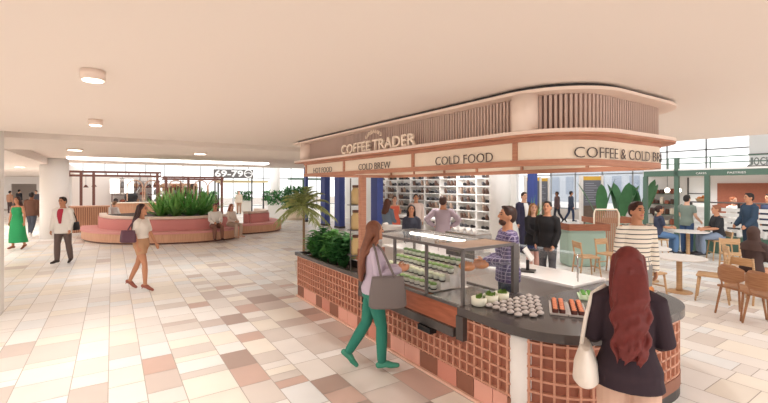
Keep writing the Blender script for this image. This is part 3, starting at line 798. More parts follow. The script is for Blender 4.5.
# ceiling lamps
def downlight(label, x, y, z, r=.08, h=.075, power=40):
    t = thing('ceiling_light', label, 'light', (x, y, z))
    MB().lathe([(r, -h), (r, -.001)], n=28).build('drum', LEDGE, t)
    MB().lathe([(r*.82, -h-.006), (r*.82, -h-.001)], n=24).build('diffuser', LAMP, t.children[0])
    if power:
        l = bpy.data.lights.new('lamp', 'SPOT'); l.energy = power; l.spot_size = 2.6; l.spot_blend = 1; l.shadow_soft_size = .12; l.color = (1, .95, .90)
        o = link('lamp', l, t); o.location = (0, 0, -h-.02)
downlight('round drum light on the ceiling nearest the camera', -.12, 3.77, 2.97, power=100)
downlight('second round drum light along the near ceiling', -.18, 6.54, 2.97, power=110)
downlight('flat round light in the bulkhead at the left', -.71, 11.74, 2.95, .16, .03, 80)
downlight('flat round light in the bulkhead nearer the kiosk', 1.89, 11.37, 2.95, .16, .03, 80)
for i, (x, y) in enumerate(((-3.6, 16), (-4.6, 20), (-3.4, 24), (-4.8, 28), (-6.5, 20), (-7, 26))):  # lamps added to brighten the dark corridor
    downlight('added flat round light in the corridor ceiling at far left', x, y, 2.95, .2, .02, 190)
for o in [o for o in C.objects if o.get('label') == 'added flat round light in the corridor ceiling at far left']: o['group'] = 'added corridor ceiling lights'
for lab, x, y in (('drum light on the ceiling left of the camera', -3.0, 1.0), ('drum light on the ceiling far left by the square column', -3.2, 6.5), ('drum light on the ceiling behind the camera', 2.4, -1.2), ('drum light on the ceiling right of the camera', 5.6, -1.4), ('drum light at the ceiling right edge', 8.4, -.6)): downlight('round '+lab, x, y, 2.97, power=110)  # out-of-view fill lamps, added to brighten floor and ceiling
for lab, x, y in (('over the rounded end of the kiosk', 4.3, 2.6), ('over the middle of the kiosk', 4.2, 4.6), ('over the far end of the kiosk', 4.2, 6.5)): downlight('unseen round ceiling light inside the canopy '+lab, x, y, 2.97, .09, .06, 60)  # unseen lamps, placed behind the canopy to light the counters
for lab, x, y in (('just past the kiosk side', 7.2, 4.2), ('past the kiosk far end', 6.6, 7.6)): downlight('round ceiling light '+lab, x, y, 2.97, .08, .075, 80)  # fill lamps added where the canopy hides them
for k, y in enumerate((5.6, 3.9)):  # strip lights added to brighten the inside of the stall
    t = thing('ceiling_light', 'added flat strip light under the green stall roof, ' + ('left of two' if k == 0 else 'right of two'), 'light', (SX+1.5, y, 2.60)); MB().box(-.3, .3, -.05, .05, -.04, .003).build('housing', WHITE, t); MB().box(-.28, .28, -.04, .04, -.05, -.041).build('diffuser', LAMP, t)
    l = bpy.data.lights.new('lamp', 'SPOT'); l.energy = 80; l.spot_size = 2.8; l.spot_blend = 1; l.shadow_soft_size = .15; o = link('lamp', l, t); o.location = (0, 0, -.07)
for lab, y in (('left', 18.0), ('middle', 15.2), ('right', 12.4)):  # lamps added to lift the shelving out of shade
    t = thing('added_track_light', 'added track light over the shoe shelving, %s of three' % lab, 'light', (10.9, y, 3.3)); MB().box(-.05, .05, -.4, .4, .0, .05).build('housing', WHITE, t); MB().box(-.04, .04, -.38, .38, -.012, -.001).build('diffuser', LAMP, t); MB().box(-.01, .01, -.01, .01, .051, .6).build('hanger', WHITE, t)
    l = bpy.data.lights.new('lamp', 'SPOT'); l.energy = 200; l.spot_size = 2.6; l.spot_blend = 1; l.shadow_soft_size = .15; o = link('lamp', l, t); o.location = (0, 0, -.03); o.rotation_euler = (0, -.6, 0)
lb = thing('ceiling_light', 'bright white linear light along the hall ceiling edge', 'light', (2, 19.5, 3.2))
MB().box(-3.4, 4.2, -.35, .35, -.08, -.002).build('light_trough', mat('trough_glow', '#FFFFFF', .5, emit=2.0), lb)

# ------------------------------------------------------------------ shop behind the kiosk
for i, (y, w) in enumerate(((22.5, .25), (19.9, .5), (18.25, .52), (14.8, .5))):
    t = thing('blue_pillar', ['thin blue pillar farthest left of the shopfront', 'blue pillar second from the left of the shopfront', 'blue pillar third from the left of the shopfront', 'blue pillar right of the timber post'][i], 'pillar', (9.5, y, 0))
    MB().box(-w*.3, w*.3, -w/2, w/2, .1, 3.3).build('shaft', BLUE, t); MB().box(-w*.33, w*.33, -w*.53, w*.53, 0, .098).build('foot', DARK, t)
bh = struct(MB().box(9.4, 9.7, 10.5, 24, 3.32, 3.75).build('trim_1', WHITE))
struct(MB().box(12.9, 13.05, 10.2, 24, 0, 3.6).build('wall_shop', mat('shop_wall', '#F3F0EC', .6)))
su = thing('shoe_shelving', 'tall white shelving of dark shoes behind the kiosk', 'shelving', (12.6, 15, 0))
b = MB(); lev = [.35, .72, 1.08, 1.42, 1.76, 2.1, 2.42]
for z in lev: b.box(-.2, .22, -4.3, 4.6, z-.03, z)
b.build('shelves', WHITE, su)
b = MB()
for y in [-4.3+k*1.112 for k in range(9)]: b.box(-.2, .22, y-.025, y+.025, 0, 2.85)
b.build('uprights', WHITE, su)
SH = [mat('shoe_black', '#2A2728', .5), mat('shoe_brown', '#6A5045', .5), mat('shoe_grey', '#57565A', .5), mat('shoe_tan', '#A48A78', .5)]
protos = []
for k in range(4):
    b = MB(); h = (.11, .19, .13, .22)[k]
    b.loft([((0, -.15, .03), (.035, 0, 0), (0, .001, .025)), ((0, -.10, .04), (.045, 0, 0), (0, 0, .035)), ((0, .0, .05), (.045, 0, 0), (0, 0, .045)), ((0, .07, h*.6), (.045, 0, 0), (0, .01, h*.58)), ((0, .13, h*.6), (.04, 0, 0), (0, .01, h*.58)), ((0, .15, h*.4), (.02, 0, 0), (0, .005, h*.3))], 10)
    protos.append(b.mesh('shoe'))
rg = random.Random(4)
for z in lev:
    y = 10.85
    while y < 19.4:
        if rg.random() < .94 and abs(((y-10.7) % 1.112)) > .16 and abs(((y-10.7) % 1.112)-1.112) > .16:
            k = rg.randrange(4); me = protos[k]
            if not me.materials: me.materials.append(SH[k])
            o = link('shoe', me); o.location = (12.55, y, z+.004); o.rotation_euler = (0, 0, PI/2+rg.uniform(-.3, .3)); o.scale = (1.1, 1.1, 1.1)
            tag(o, 'dark shoe on the white shelving behind the kiosk', 'shoe', 'shoes on the white shelving')
        y += .205
tb = thing('display_table', 'low white display table before the shoe shelving', 'table', (10.4, 13.0, 0))
MB().box(-.4, .4, -1.5, 1.5, .78, .85).build('table_top', WHITE, tb)
for sx in (-.34, .34):
    for y in (-1.4, 1.4): MB().box(sx-.03, sx+.03, y-.03, y+.03, 0, .778).build('leg', WHITE, tb)
tcx = thing('tub_chair', 'white rounded tub chair beyond the kiosk behind the shopper with the tote', 'chair', (5.95, 8.35, 0), 2.4)
b = MB(); SS = offsets(spline([(-.3, -.3), (-.33, .1), (-.2, .33), (0, .38), (.2, .33), (.33, .1), (.3, -.3)]))
b.sweep(SS, [(-.03, .45), (-.03, 1.12), (-.01, 1.16), (.03, 1.16), (.05, 1.12), (.05, .45)]); b.build('shell_back', WHITE, tcx)
MB().lathe([(.28, .4), (.3, .44), (.3, .5), (.27, .52)], n=24).build('seat', WHITE, tcx)
for a in (.8, 2.3, 3.9, 5.4): MB().tube([(.2*math.cos(a), .2*math.sin(a), .41), (.27*math.cos(a), .27*math.sin(a), .01)], .016, 8).build('leg', OAK, tcx)
# directory boards
def board(label, x, y, w, rz):
    t = thing('directory_board', label, 'board', (x, y, 0), rz)
    MB().box(-w/2, w/2, -.08, .08, .0, 1.25).build('lower_panel', wood('board_brown', '#7A685C', '#6C5B50', 5), t)
    MB().box(-w/2, w/2, -.08, .08, 1.252, 2.35).build('screen', mat('board_screen', '#70727C', .3), t)
    MB().box(-w/2, w/2, -.085, .085, 2.352, 2.52).build('yellow_header', mat('board_yellow', '#E8B84A', .5), t)
    b = MB()
    for k in range(9): b.box(-w/2+.08, w/2-.1-.1*(k % 3), -.09, -.082, 1.4+k*.1, 1.43+k*.1)
    b.build('listing_lines', mat('listing_grey', '#A2A4AE', .5), t)
    for sx in (-1, 1): MB().box(sx*(w/2+.06)-.05, sx*(w/2+.06)+.05, -.1, .1, 0, 2.56).build('side_post', WHITE, t)
RB = math.atan2(-.5547, .832)
board('dark directory board with yellow header behind the couple in black', 17.15, 12.60, .60, RB)
board('dark directory board with yellow header left of the banana plants', 17.4, 9.8, .76, RB)
board('narrow dark directory board farthest from the banana plants', 19.15, 13.42, .42, RB)
t = thing('blue_pillar', 'slim blue pillar between shoe shelving and directory boards', 'pillar', (13.4, 9.85, 0)); MB().box(-.1, .1, -.15, .15, .1, 3.3).build('shaft', BLUE, t); MB().box(-.12, .12, -.17, .17, 0, .098).build('foot', DARK, t)
pp = thing('fan_palm', 'green fan leaved plant in a pot behind the suited man', 'plant', (11.9, 8.9, 0))
MB().lathe([(.2, 0), (.26, .5), (.23, .5)], n=18).build('pot', DARK, pp)
b = MB()
for k in range(40):
    a = rg.random()*6.3; el = rg.uniform(.5, 1.4); L = rg.uniform(1.0, 1.6); b.leaf((0, 0, .5), (L*math.cos(el)*math.cos(a)*.7, L*math.cos(el)*math.sin(a)*.7, .5+L*math.sin(el)), .04, .1)
b.build('foliage', LEAF, pp)
# booths
def booth(label, x, y, rz, w):
    t = thing('booth_seat', label, 'booth', (x, y, 0), rz)
    MB().box(-w/2, w/2, -.3, .3, .0, .95, .08).build('sage_base', SAGE, t)
    b = MB(); S_ = offsets(spline([(-w/2-.03, .34), (-w/2-.03, -.28), (-w/2+.1, -.36), (w/2-.1, -.36), (w/2+.03, -.28), (w/2+.03, .34)]))
    n = len(S_)
    b.sweep(S_, [(-.02, .951), (.03, .951), (.03, 1.12), (-.02, 1.12)]); b.build('timber_cap', TEAK, t); return t
booth('sage green booth with timber cap behind the couple in black', 10.4, 6.1, RB, 1.0)
booth('sage green booth with timber cap behind the striped sweater man', 13.1, 6.85, RB, 1.2)
def screen(label, x, y, rz):
    t = thing('slatted_screen', label, 'screen', (x, y, 0), rz); b = MB()
    for k in range(11): b.box(-.30+k*.06-.018, -.30+k*.06+.018, -.015, .015, .1, 1.38)
    b.build('slats', wood('screen_slat', '#B08468', '#A1765A', 5), t); f_ = MB()
    f_.tube([(-.36, 0, .0), (-.36, 0, 1.3), (-.32, 0, 1.42), (.3, 0, 1.42), (.36, 0, 1.3), (.36, 0, 0)], .025, 8, False); f_.box(-.36, .36, -.02, .02, .06, .1); f_.build('pale_frame', CREAM, t)
screen('pale framed timber slat screen beside the banana plants', 11.9, 6.25, RB)
for i, (x, y) in enumerate(((14.9, 8.0), (15.45, 7.6), (16.0, 7.2))):
    t = thing('banana_plant', ['banana plant nearest the directory board', 'banana plant in the middle of the trough', 'banana plant nearest the green stall'][i], 'plant', (x, y, .62)); rg = random.Random(60+i)
    b = MB(); s2 = MB()
    for k in range(4):
        a = k*1.57+.5+i*.3; el = rg.uniform(1.05, 1.38); L = rg.uniform(1.25, 1.65); d = Vector((math.cos(a)*math.cos(el), math.sin(a)*math.cos(el), math.sin(el)))
        s2.tube([(0, 0, 0), d*.45], .02, 6); b.paddle(d*.43, d*(.4+L), .19, .16, .2)
    s2.build('stems', LEAF, t); b.build('leaves', mat('banana_leaf', '#44744A', .45, noise=.25, nscale=5), t)
tr = thing('plant_trough', 'terracotta trough holding the banana plants', 'planter', (15.45, 7.6, 0), math.atan2(-.8, 1.1))
MB().box(-1.1, 1.1, -.3, .3, 0, .6, .02).build('box', TEAK, tr); MB().box(-1.05, 1.05, -.26, .26, .602, .615).build('soil', SOIL, tr)

# ------------------------------------------------------------------ green stall on the right
SX = 15.4
gs = thing('green_stall', 'open green framed market stall with white rail on the right', 'stall', (SX, 4.2, 0))
def gpart(b, name, m, lab=None):
    o = b.build(name, m); o.parent = gs; o.matrix_parent_inverse = Matrix.Translation((-SX, -4.2, 0))
    if lab: o['label'] = lab
    return o
gpart(MB().box(SX-.06, SX+.1, .0, 6.78, 2.42, 2.60), 'front_beam', GREEN)
for y in (6.74, 5.80, 4.98, 2.2, .1): gpart(MB().box(SX-.06, SX+.06, y-.06, y+.06, 0, 2.42 if y != 5.8 else 3.02), 'post', GREEN)
gpart(MB().box(SX+2.9, SX+3.0, .0, 8.1, 0, 2.7), 'back_wall', mat('stall_back', '#EEE9E5', .6))
gpart(MB().prism([(SX-.05, 0), (SX+3.0, 0), (SX+3.0, 8.1), (SX-.05, 6.78)], 2.605, 2.66), 'roof', WHITE)
b = MB()
for z in (2.82, 3.0): b.box(SX-.03, SX+.01, 0, 6.78, z-.015, z+.015)
for y in (6.74, 6.3, 6.05, 4.9): b.box(SX-.025, SX+.005, y-.015, y+.015, 2.66, 3.0)
gpart(b, 'roof_rail', GREEN)
gpart(MB().box(SX+2.86, SX+2.895, 5.85, 6.5, 1.2, 2.42), 'menu_board', mat('menu_white', '#FBFAF8', .5))
gpart(MB().box(SX+2.84, SX+2.895, 3.2, 5.6, 1.0, 2.2), 'brick_panel', mat('brick_brown', '#A1604A', .7, noise=.2, nscale=20))
b = MB()
for y in (5.85, 6.5): b.box(SX+2.83, SX+2.86, y-.02, y+.02, 1.2, 2.42)
b.box(SX+2.83, SX+2.86, 5.85, 6.5, 1.8, 1.83); gpart(b, 'menu_frame', DARK)
b = MB()
for z in (.6, 1.0, 1.4, 1.8): b.box(SX+2.5, SX+2.85, 6.8, 7.8, z-.02, z)
b.box(SX+2.5, SX+2.53, 6.8, 6.83, 0, 2.1); b.box(SX+2.5, SX+2.53, 7.77, 7.8, 0, 2.1); gpart(b, 'side_shelf', GREEN)
# front display bench of the stall
db = thing('display_bench', 'tiered white slatted display bench on a green base at the stall front', 'bench', (SX+.4, 3.2, 0))
MB().box(-.15, .3, -3.1, 2.5, 0, .55).build('green_base', GREEN, db)
b = MB()
for k, z in enumerate((.72, .88, 1.04, 1.2, 1.36)): b.box(.1+.04*k-.12, .1+.04*k, -3.1, 2.5, z-.05, z+.05)
b.build('white_slats', WHITE, db)
for y in (-3.05, -1.6, -.2, 1.2, 2.45): MB().box(.27, .33, y-.03, y+.03, .552, 1.55).build('upright', DARK, db)
MB().box(.2, .5, -3.1, 2.5, 1.552, 1.59).build('top_rail', GREYM, db)
bt = thing('milk_bottle', 'white bottle in the row along the display bench of the green stall', 'bottle', (SX+.31, 5.5, .552), group='bottles along the stall bench')
MB().lathe([(.05, .001), (.055, .02), (.055, .13), (.02, .19), (.02, .22)], n=12).build('bottle_body', WHITE, bt); MB().lathe([(.024, .221), (.024, .24)], n=10).build('cap', STEEL, bt.children[0])
for k in range(1, 26): dup(bt, (SX+.31, 5.5-k*.2, .552))
for (s, y0, w) in (('CAKES', 5.25, .27), ('PASTRIES', 4.46, .43)):
    me = text_mesh(s, .06, w, .01)
    for v in me.vertices: v.co = Vector((SX-.064-v.co.z, y0-v.co.x, 2.47+v.co.y))
    me.materials.append(WHITE); o = link('beam_lettering', me); o.parent = gs; o.matrix_parent_inverse = Matrix.Translation((-SX, -4.2, 0)); o['label'] = 'white %s lettering' % s
js = thing('raised_letters', 'big grey JOCK letters standing on the green stall roof', 'sign', (SX, 4.0, 2.662))
for k, ch in enumerate('JOCK'):
    me = text_mesh(ch, .23, .115, .04, bold=.0)
    for v in me.vertices: v.co = Vector((-v.co.z, -v.co.x-k*.135, .03+v.co.y))
    me.materials.append(mat('letter_grey', '#6B736F', .5)); link('letter', me, js)
MB().box(-.05, 0, -.58, .02, 0, .029).build('letter_rail', GREYM, js)
bk = thing('bread_basket', 'basket of small loaves on the display bench by the stall post', 'basket', (SX+.75, 5.35, 1.592))
MB().lathe([(.15, 0), (.2, .1), (.18, .1), (.16, .03)], n=18).build('basket', OAK, bk)
b = MB(); rg = random.Random(8)
for k in range(9): b.ell((rg.uniform(-.1, .1), rg.uniform(-.1, .1), .1+rg.random()*.07), (.06, .045, .04), n=8, m=5)
b.build('loaves', BREAD, bk)
for i, (y, z) in enumerate(((6.55, 1.95), (6.2, 1.95))):
    t = thing('pendant_lamp', 'round pendant globe inside the left of the green stall', 'lamp', (SX+1.2, y, z), group='globes in the green stall')
    MB().ell((0, 0, 0), (.08, .08, .08)).build('globe', LAMP, t); MB().tube([(0, 0, .07), (0, 0, 2.6-z)], .006, 6, False).build('cord', DARK, t)
rg = random.Random(12); kp = [mat('pack_'+n, c, .6) for n, c in (('rust', '#9E5B45'), ('cream', '#EADBC6'), ('cocoa', '#5A3F35'))]
for j, z in enumerate((.6, 1.0, 1.4, 1.8)):
    for i in range(5):
        w = rg.uniform(.05, .075); h = rg.uniform(.14, .28); b = MB(); b.box(-.07, .07, -w, w, .001, h*.8, .01); b.prism([(-.05, -w*.9), (.05, -w*.9), (.05, w*.9), (-.05, w*.9)], h*.8, h)
        o = tag(b.build('coffee_bag', kp[(i+j) % 3]), 'bag of coffee on the green shelves at the left inside the stall', 'bag', 'coffee bags in the green stall'); o.location = (SX+2.66, 6.95+i*.18, z)
# pale upper facade behind the stall
struct(MB().box(24, 24.3, -6, 6.2, 2.9, 4.4).build('wall_upper', mat('upper_white', '#EEF0F0', .6)))
struct(MB().box(23.9, 23.98, -6, 6.2, 3.5, 3.55).build('trim_2', GREYM))
struct(MB().box(24, 24.3, -6, 6.2, 0, 2.899).build('wall_lower', mat('lower_wall', '#D9D2CC', .7)))

# ------------------------------------------------------------------ tables and chairs
def round_table(label, x, y, r=.42, h=.74, stem=OAK):
    t = thing('round_table', label, 'table', (x, y, 0))
    MB().lathe([(r-.02, h-.03), (r, h-.022), (r, h-.006), (r-.012, h)], n=36).build('table_top', mat('terrazzo_top', '#EDE6E0', .35, noise=.05, nscale=40), t)
    MB().lathe([(.06, .03), (.05, .1), (.05, h-.031)], n=18).build('pedestal', stem, t)
    MB().lathe([(.22, 0), (.22, .018), (.08, .029)], n=28).build('foot', stem, t); return t
def chair(label, x, y, d, woodm=OAK, seat_h=.45, style=0, group=None, scale=1):
    t = thing('cafe_chair', label, 'chair', (x, y, 0), yaw(d), group)
    b = MB(); b.obox((0, 0, seat_h), (.44, .42, .035), None, .012); b.build('seat', woodm, t)
    for sx in (-1, 1):
        MB().tube([(sx*.18, .17, seat_h-.018), (sx*.21, .22, .0)], [.02, .014], 8, False).build('leg', woodm, t)
        if style == 0: MB().tube([(sx*.18, -.17, seat_h-.018), (sx*.21, -.25, .0)], [.02, .014], 8, False).build('leg', woodm, t)
        else: MB().tube([(sx*.20, -.26, .0), (sx*.19, -.20, seat_h), (sx*.19, -.25, .82)], [.016, .022, .018], 8, False).build('leg', woodm, t)
    if style == 0:
        b = MB(); P_ = [(-.21, -.18), (-.12, -.235), (0, -.25), (.12, -.235), (.21, -.18)]
        S_ = offsets(spline(P_, 6)); b.sweep(S_, [(.0, .55), (-.012, .60), (-.02, .80), (-.008, .84), (.014, .80), (.022, .60), (.016, .55)]); bo_ = b.build('backrest', woodm, t)
        for v in bo_.data.vertices: v.co.z = .70+(v.co.z-.70)*(1-.5*min(1, abs(v.co.x)/.215)**3)
        for sx in (-1, 1): MB().tube([(sx*.14, -.19, seat_h-.02), (sx*.14, -.215, .58)], .013, 8, False).build('back_support', woodm, t)
    else:
        b = MB(); b.obox((0, -.235, .74), (.40, .03, .14), None, .008); b.build('backrest', woodm, t)
        b = MB(); b.obox((0, .20, .22), (.36, .02, .025)); b.obox((0, -.24, .24), (.36, .02, .025)); b.build('stretchers', woodm, t)
    return t
WAL = wood('walnut', '#B0805C', '#9C6C4B', 5)
round_table('round pale table by the kiosk end with oak pedestal', 9.35, 3.48, .46, .70)
chair('oak ladder chair facing the round table by the kiosk end', 9.16, 2.90, (-.25, .97), OAK, .47, 1)
chair('oak chair between the kiosk and the round pale table', 8.45, 3.65, (.98, -.2), OAK, .47, 1)
chair('walnut chair with curved back behind the woman in the brown headscarf', 8.44, 2.28, (.9, -.43), WAL, .46, 0)
chair('walnut chair with curved back at the right edge of the view', 8.18, 1.86, (.9, -.43), WAL, .46, 0)
chair('oak chair under the woman in the brown headscarf', 9.64, 2.47, (.95, -.30), OAK, .42, 1)
round_table('round table in front of the woman in the brown headscarf', 10.75, 2.15, .42, .74)
chair('oak chair in front of the blue jacketed man', 11.2, 3.05, (.5, -.85), OAK, .47, 1)
round_table('tall round table between the seated pair', 13.86, 4.94, .5, .80)
chair('tall oak chair under the ponytailed woman', 13.30, 5.50, (.70, -.714), OAK, .55, 1)
chair('tall oak chair under the man in black', 14.33, 4.36, (-.62, .78), OAK, .55, 1)
round_table('round table beyond the kiosk left of the striped sweater man', 9.9, 4.3, .45, .74)
chair('oak chair beyond the kiosk beside the sage booth', 9.15, 5.25, (.832, -.55), OAK, .47, 1)
chair('oak chair right of the sage booth facing the camera', 9.95, 5.15, (-.2, -.95), OAK, .47, 1)
chair('oak chair at the far side of the table right of the sweater man', 12.4, 3.5, (-.8, -.5), OAK, .47, 1)
#PEOPLE
# ------------------------------------------------------------------ people
def fuse(mb, name, m, parent, vox, it=3):
    me = mb.mesh(name); o = link(name, me)
    r = o.modifiers.new('r', 'REMESH'); r.mode = 'VOXEL'; r.voxel_size = vox; r.use_smooth_shade = True
    s = o.modifiers.new('s', 'SMOOTH'); s.factor = .5; s.iterations = it
    dg = bpy.context.evaluated_depsgraph_get(); me2 = bpy.data.meshes.new_from_object(o.evaluated_get(dg))
    o.modifiers.clear(); o.data = me2; bpy.data.meshes.remove(me); me2.materials.clear(); me2.materials.append(m); me2.name = name
    smooth(o)
    o.parent = parent; return o
SKIN = {'fair': '#E0AE92', 'tan': '#C98F6E', 'brown': '#8C5C43', 'light': '#E8BDA2'}
def vn(v): return Vector(v).normalized()
STAND = (((.10, .02, -1), (.02, .12, -1)),)*2
LEGS = (((.03, 0, -1), (0, 0, -1), (.15, 1, 0)),)*2
def human(label, loc, face, h=1.75, sex='m', vox=.013, lean=0, head=(0, 0), arms=STAND, legs=LEGS, pz=None, skin='fair',
          top=None, bottom=None, skirt=None, dress=None, shoes=None, hair=('short', '#3A2A22'), beard=None, front=None, name='person', grip=.35, cat='person', group=None, apron=None):
    """sex m/f; arms and legs are (left, right) direction vectors with x meaning outward"""
    k = h/1.75; T = thing(name, label, cat, (loc[0], loc[1], loc[2] if len(loc) > 2 else 0), yaw(face), group)
    f = sex == 'f'; sk = mat('skin_'+skin, SKIN[skin], .55)
    sh_w, hip_w = (.150, .085) if f else (.180, .088)
    sd = Vector((0, math.sin(lean), math.cos(lean))); fw = Vector((0, math.cos(lean), -math.sin(lean))); X = Vector((1, 0, 0))
    # legs first, to find the pelvis height
    L = []
    for i, sg in ((0, -1), (1, 1)):
        th, shn, ft = [vn((v[0]*sg, v[1], v[2])) for v in legs[i]]
        hip = X*sg*hip_w-Vector((0, 0, .03)); kn = hip+th*.43; an = kn+shn*.41
        up = -shn-ft*(-shn).dot(ft); up = up.normalized()
        L.append(dict(sg=sg, hip=hip, kn=kn, an=an, ft=ft, up=up, heel=an-ft*.04-up*.042, ball=an+ft*.115-up*.05, toe=an+ft*.175-up*.054))
    low = min(min(l['heel'].z-.034, l['ball'].z-.026, l['toe'].z-.022) for l in L)
    P = Vector((0, 0, (pz/k if pz is not None else -low+.006)))
    for l in L:
        for q in ('hip', 'kn', 'an', 'heel', 'ball', 'toe'): l[q] = l[q]+P
    def pos(t, x=0, y=0): return P+sd*t+X*x+fw*y
    A = []
    for i, sg in ((0, -1), (1, 1)):
        u, fo = [vn((v[0]*sg, v[1], v[2])) for v in arms[i][:2]]
        s = pos(.455, sg*sh_w); e = s+u*.285; w = e+fo*.25; A.append(dict(sg=sg, s=s, e=e, w=w, u=u, fo=fo))
    prof = [(-.11, .07, .075, 0), (-.05, .155, .108, -.005), (.0, .168, .118, -.008), (.09, .150, .106, 0), (.17, .140, .098, .005), (.28, .160, .112, .01), (.37, .172, .115, .01), (.43, .175, .10, 0), (.475, .145, .08, -.005), (.515, .075, .065, -.005)]
    if f: prof = [(-.11, .07, .075, 0), (-.05, .165, .115, -.01), (.0, .170, .120, -.012), (.09, .140, .102, 0), (.17, .118, .088, .008), (.28, .135, .112, .022), (.34, .142, .118, .026), (.42, .146, .092, .004), (.465, .115, .07, -.005), (.505, .06, .055, -.005)]
    def tsec(t0, t1, off, flare=0):
        ts = sorted({t0, t1}|{p[0] for p in prof if t0 < p[0] < t1}); out = []
        for t in ts:
            if t <= prof[0][0]: rx, ry, y = .175, .125, -.005
            else:
                for a, b in zip(prof, prof[1:]):
                    if a[0] <= t <= b[0]+1e-9:
                        u = (t-a[0])/(b[0]-a[0]); rx, ry, y = [a[j]+(b[j]-a[j])*u for j in (1, 2, 3)]; break
                else: rx, ry, y = prof[-1][1:]
            if t < .0: rx, ry = max(rx, .165), max(ry, .115)
            e = off+flare*max(0, .15-t)
            out.append((pos(t, 0, y)*k, X*(rx+e)*k, fw*(ry+e)*k))
        return out
    def sc_(p): return [q*k for q in p]
    b = MB()
    b.loft([(pos(t, 0, y)*k, X*rx*k, fw*ry*k) for t, rx, ry, y in prof], 22)
    Hr = Matrix.Rotation(head[0], 3, 'Z') @ Matrix.Rotation(-head[1]-lean*.5, 3, 'X')
    piv = pos(.545); hc = piv+Hr @ Vector((0, .018, .135))
    def hp(x, y, z): return (hc+Hr @ Vector((x, y, z)))*k
    b.tube([pos(.47)*k, pos(.52)*k, (hc-Vector((0, 0, .06)))*k], [(.062 if not f else .05)*k]*3, 14)
    b.ell(hp(0, 0, .012), (.076*k, .096*k, .108*k), Hr, 18, 12); b.ell(hp(0, .028, -.055), (.056*k, .06*k, .062*k), Hr)
    b.tube([hp(0, .088, .02), hp(0, .106, -.018)], [.011*k, .016*k], 8); b.ell(hp(0, .075, -.095), (.026*k, .02*k, .02*k), Hr)
    for sg in (-1, 1): b.ell(hp(sg*.078, -.008, -.01), (.012*k, .022*k, .034*k), Hr)
    for a in A:
        b.tube(sc_([a['s'], a['s'].lerp(a['e'], .5), a['e'], a['e'].lerp(a['w'], .4), a['w']]), [x*k*(.86 if f else 1) for x in (.052, .048, .038, .040, .027)], 12)
        hd = a['fo']; n = Vector((-a['sg'], 0, 0)); 
        if abs(n.dot(hd)) > .7: n = Vector((0, 0, -1)) if abs(hd.z) < .7 else Vector((0, -1, 0))
        n = (n-hd*n.dot(hd)).normalized(); s_ = hd.cross(n)
        if s_.y+.3*s_.z < 0: s_ = -s_
        q = .92 if f else 1.0; w = a['w']
        b.tube(sc_([w, w+hd*.03, w+hd*.085]), [.026*k*q, .036*k*q, .038*k*q], 12, flat=.5, up=n)
        for i, (ln, o_) in enumerate(((.055, -.029), (.070, -.0095), (.076, .0095), (.066, .029))):
            p0 = w+hd*.075*q+s_*o_*q; c = grip; p1 = p0+(hd*math.cos(c*.6)+n*math.sin(c*.6))*ln*.55; p2 = p1+(hd*math.cos(c*2)+n*math.sin(c*2))*ln*.5
            b.tube(sc_([p0, p1, p2]), [.0095*k*q, .009*k*q, .0075*k*q], 8)
        p0 = w+hd*.03+s_*.026; p1 = p0+vn(hd*.7+s_*.7+n*.25)*.04; p2 = p1+vn(hd*.95+s_*.2+n*.35)*.032
        b.tube(sc_([p0, p1, p2]), [.012*k, .011*k, .009*k], 8)
        a['h'] = w+hd*.1
    for l in L:
        b.tube(sc_([l['hip'], l['hip'].lerp(l['kn'], .5), l['kn'], l['kn'].lerp(l['an'], .3), l['an']]), [x*k for x in (.083, .072, .052, .055, .036)], 14)
        b.tube(sc_([l['heel'], l['an'].lerp(l['ball'], .45), l['ball'], l['toe']]), [x*k for x in (.032, .036, .028, .022)], 10)
    fuse(b, 'body', sk, T, vox*k)
    ev = vox*1.15*k
    if shoes:
        for l in L:
            b = MB(); b.tube(sc_([l['heel'], l['an'].lerp(l['ball'], .45)-l['up']*.008, l['ball'], l['toe']+l['ft']*.012]), [x*k for x in (.038, .044, .037, .028)], 12)
            if shoes[1] == 'heel': b.tube(sc_([l['heel'], l['heel']-l['up']*.075]), [.02*k, .008*k], 8)
            fuse(b, 'shoe', mat('shoe_'+shoes[0], shoes[0], .5), T, min(ev, .012))
    def mat_of(c): return c if not isinstance(c, str) else mat('cloth_'+c, c, .85)
    if bottom:                                   # (colour, length 0..2, offset, flare)
        c, ln, off, fl = bottom; b = MB(); b.loft(tsec(-.10, .10, off), 20)
        for l in L:
            pts = [l['hip'], l['hip'].lerp(l['kn'], .5), l['kn']]; rr = [.088, .077, .056]
            if ln <= 1: pts[-1] = l['hip'].lerp(l['kn'], ln); rr[-1] = .06+.03*(1-ln)
            else: pts += [l['kn'].lerp(l['an'], .35), l['kn'].lerp(l['an'], ln-1)]; rr += [.058, .043]
            b.tube(sc_(pts), [(r+off+fl*(i/len(rr)))*k for i, r in enumerate(rr)], 14)
        fuse(b, 'trousers' if ln > 1 else 'shorts', mat_of(c), T, ev)
    def legpt(l, q): return l['hip'].lerp(l['kn'], q) if q <= 1 else l['kn'].lerp(l['an'], q-1)
    def skirt_secs(q1, off, fl):
        S_ = []
        for i in range(9):
            q = q1*i/8; a, c = legpt(L[0], q), legpt(L[1], q); m_ = (a+c)/2; d = (c-a)/2
            r = .105-.03*min(q, 1)-.018*max(0, q-1)
            S_.append((m_*k, X*(max(abs(d.x), .05)+r+off+fl*q)*k, Vector((0, 1, 0))*(abs(d.y)+r+off+fl*q)*k))
        return S_[::-1]
    if skirt: 
        c, q1, off, fl = skirt; b = MB(); b.loft(skirt_secs(q1, off, fl), 24); b.loft(tsec(-.08, .12, off), 22); fuse(b, 'skirt', mat_of(c), T, ev)
    if dress:
        c, q1, off, fl = dress; b = MB(); b.loft(skirt_secs(q1, off, fl), 24); b.loft(tsec(-.08, .45, off), 22); fuse(b, 'dress', mat_of(c), T, ev)
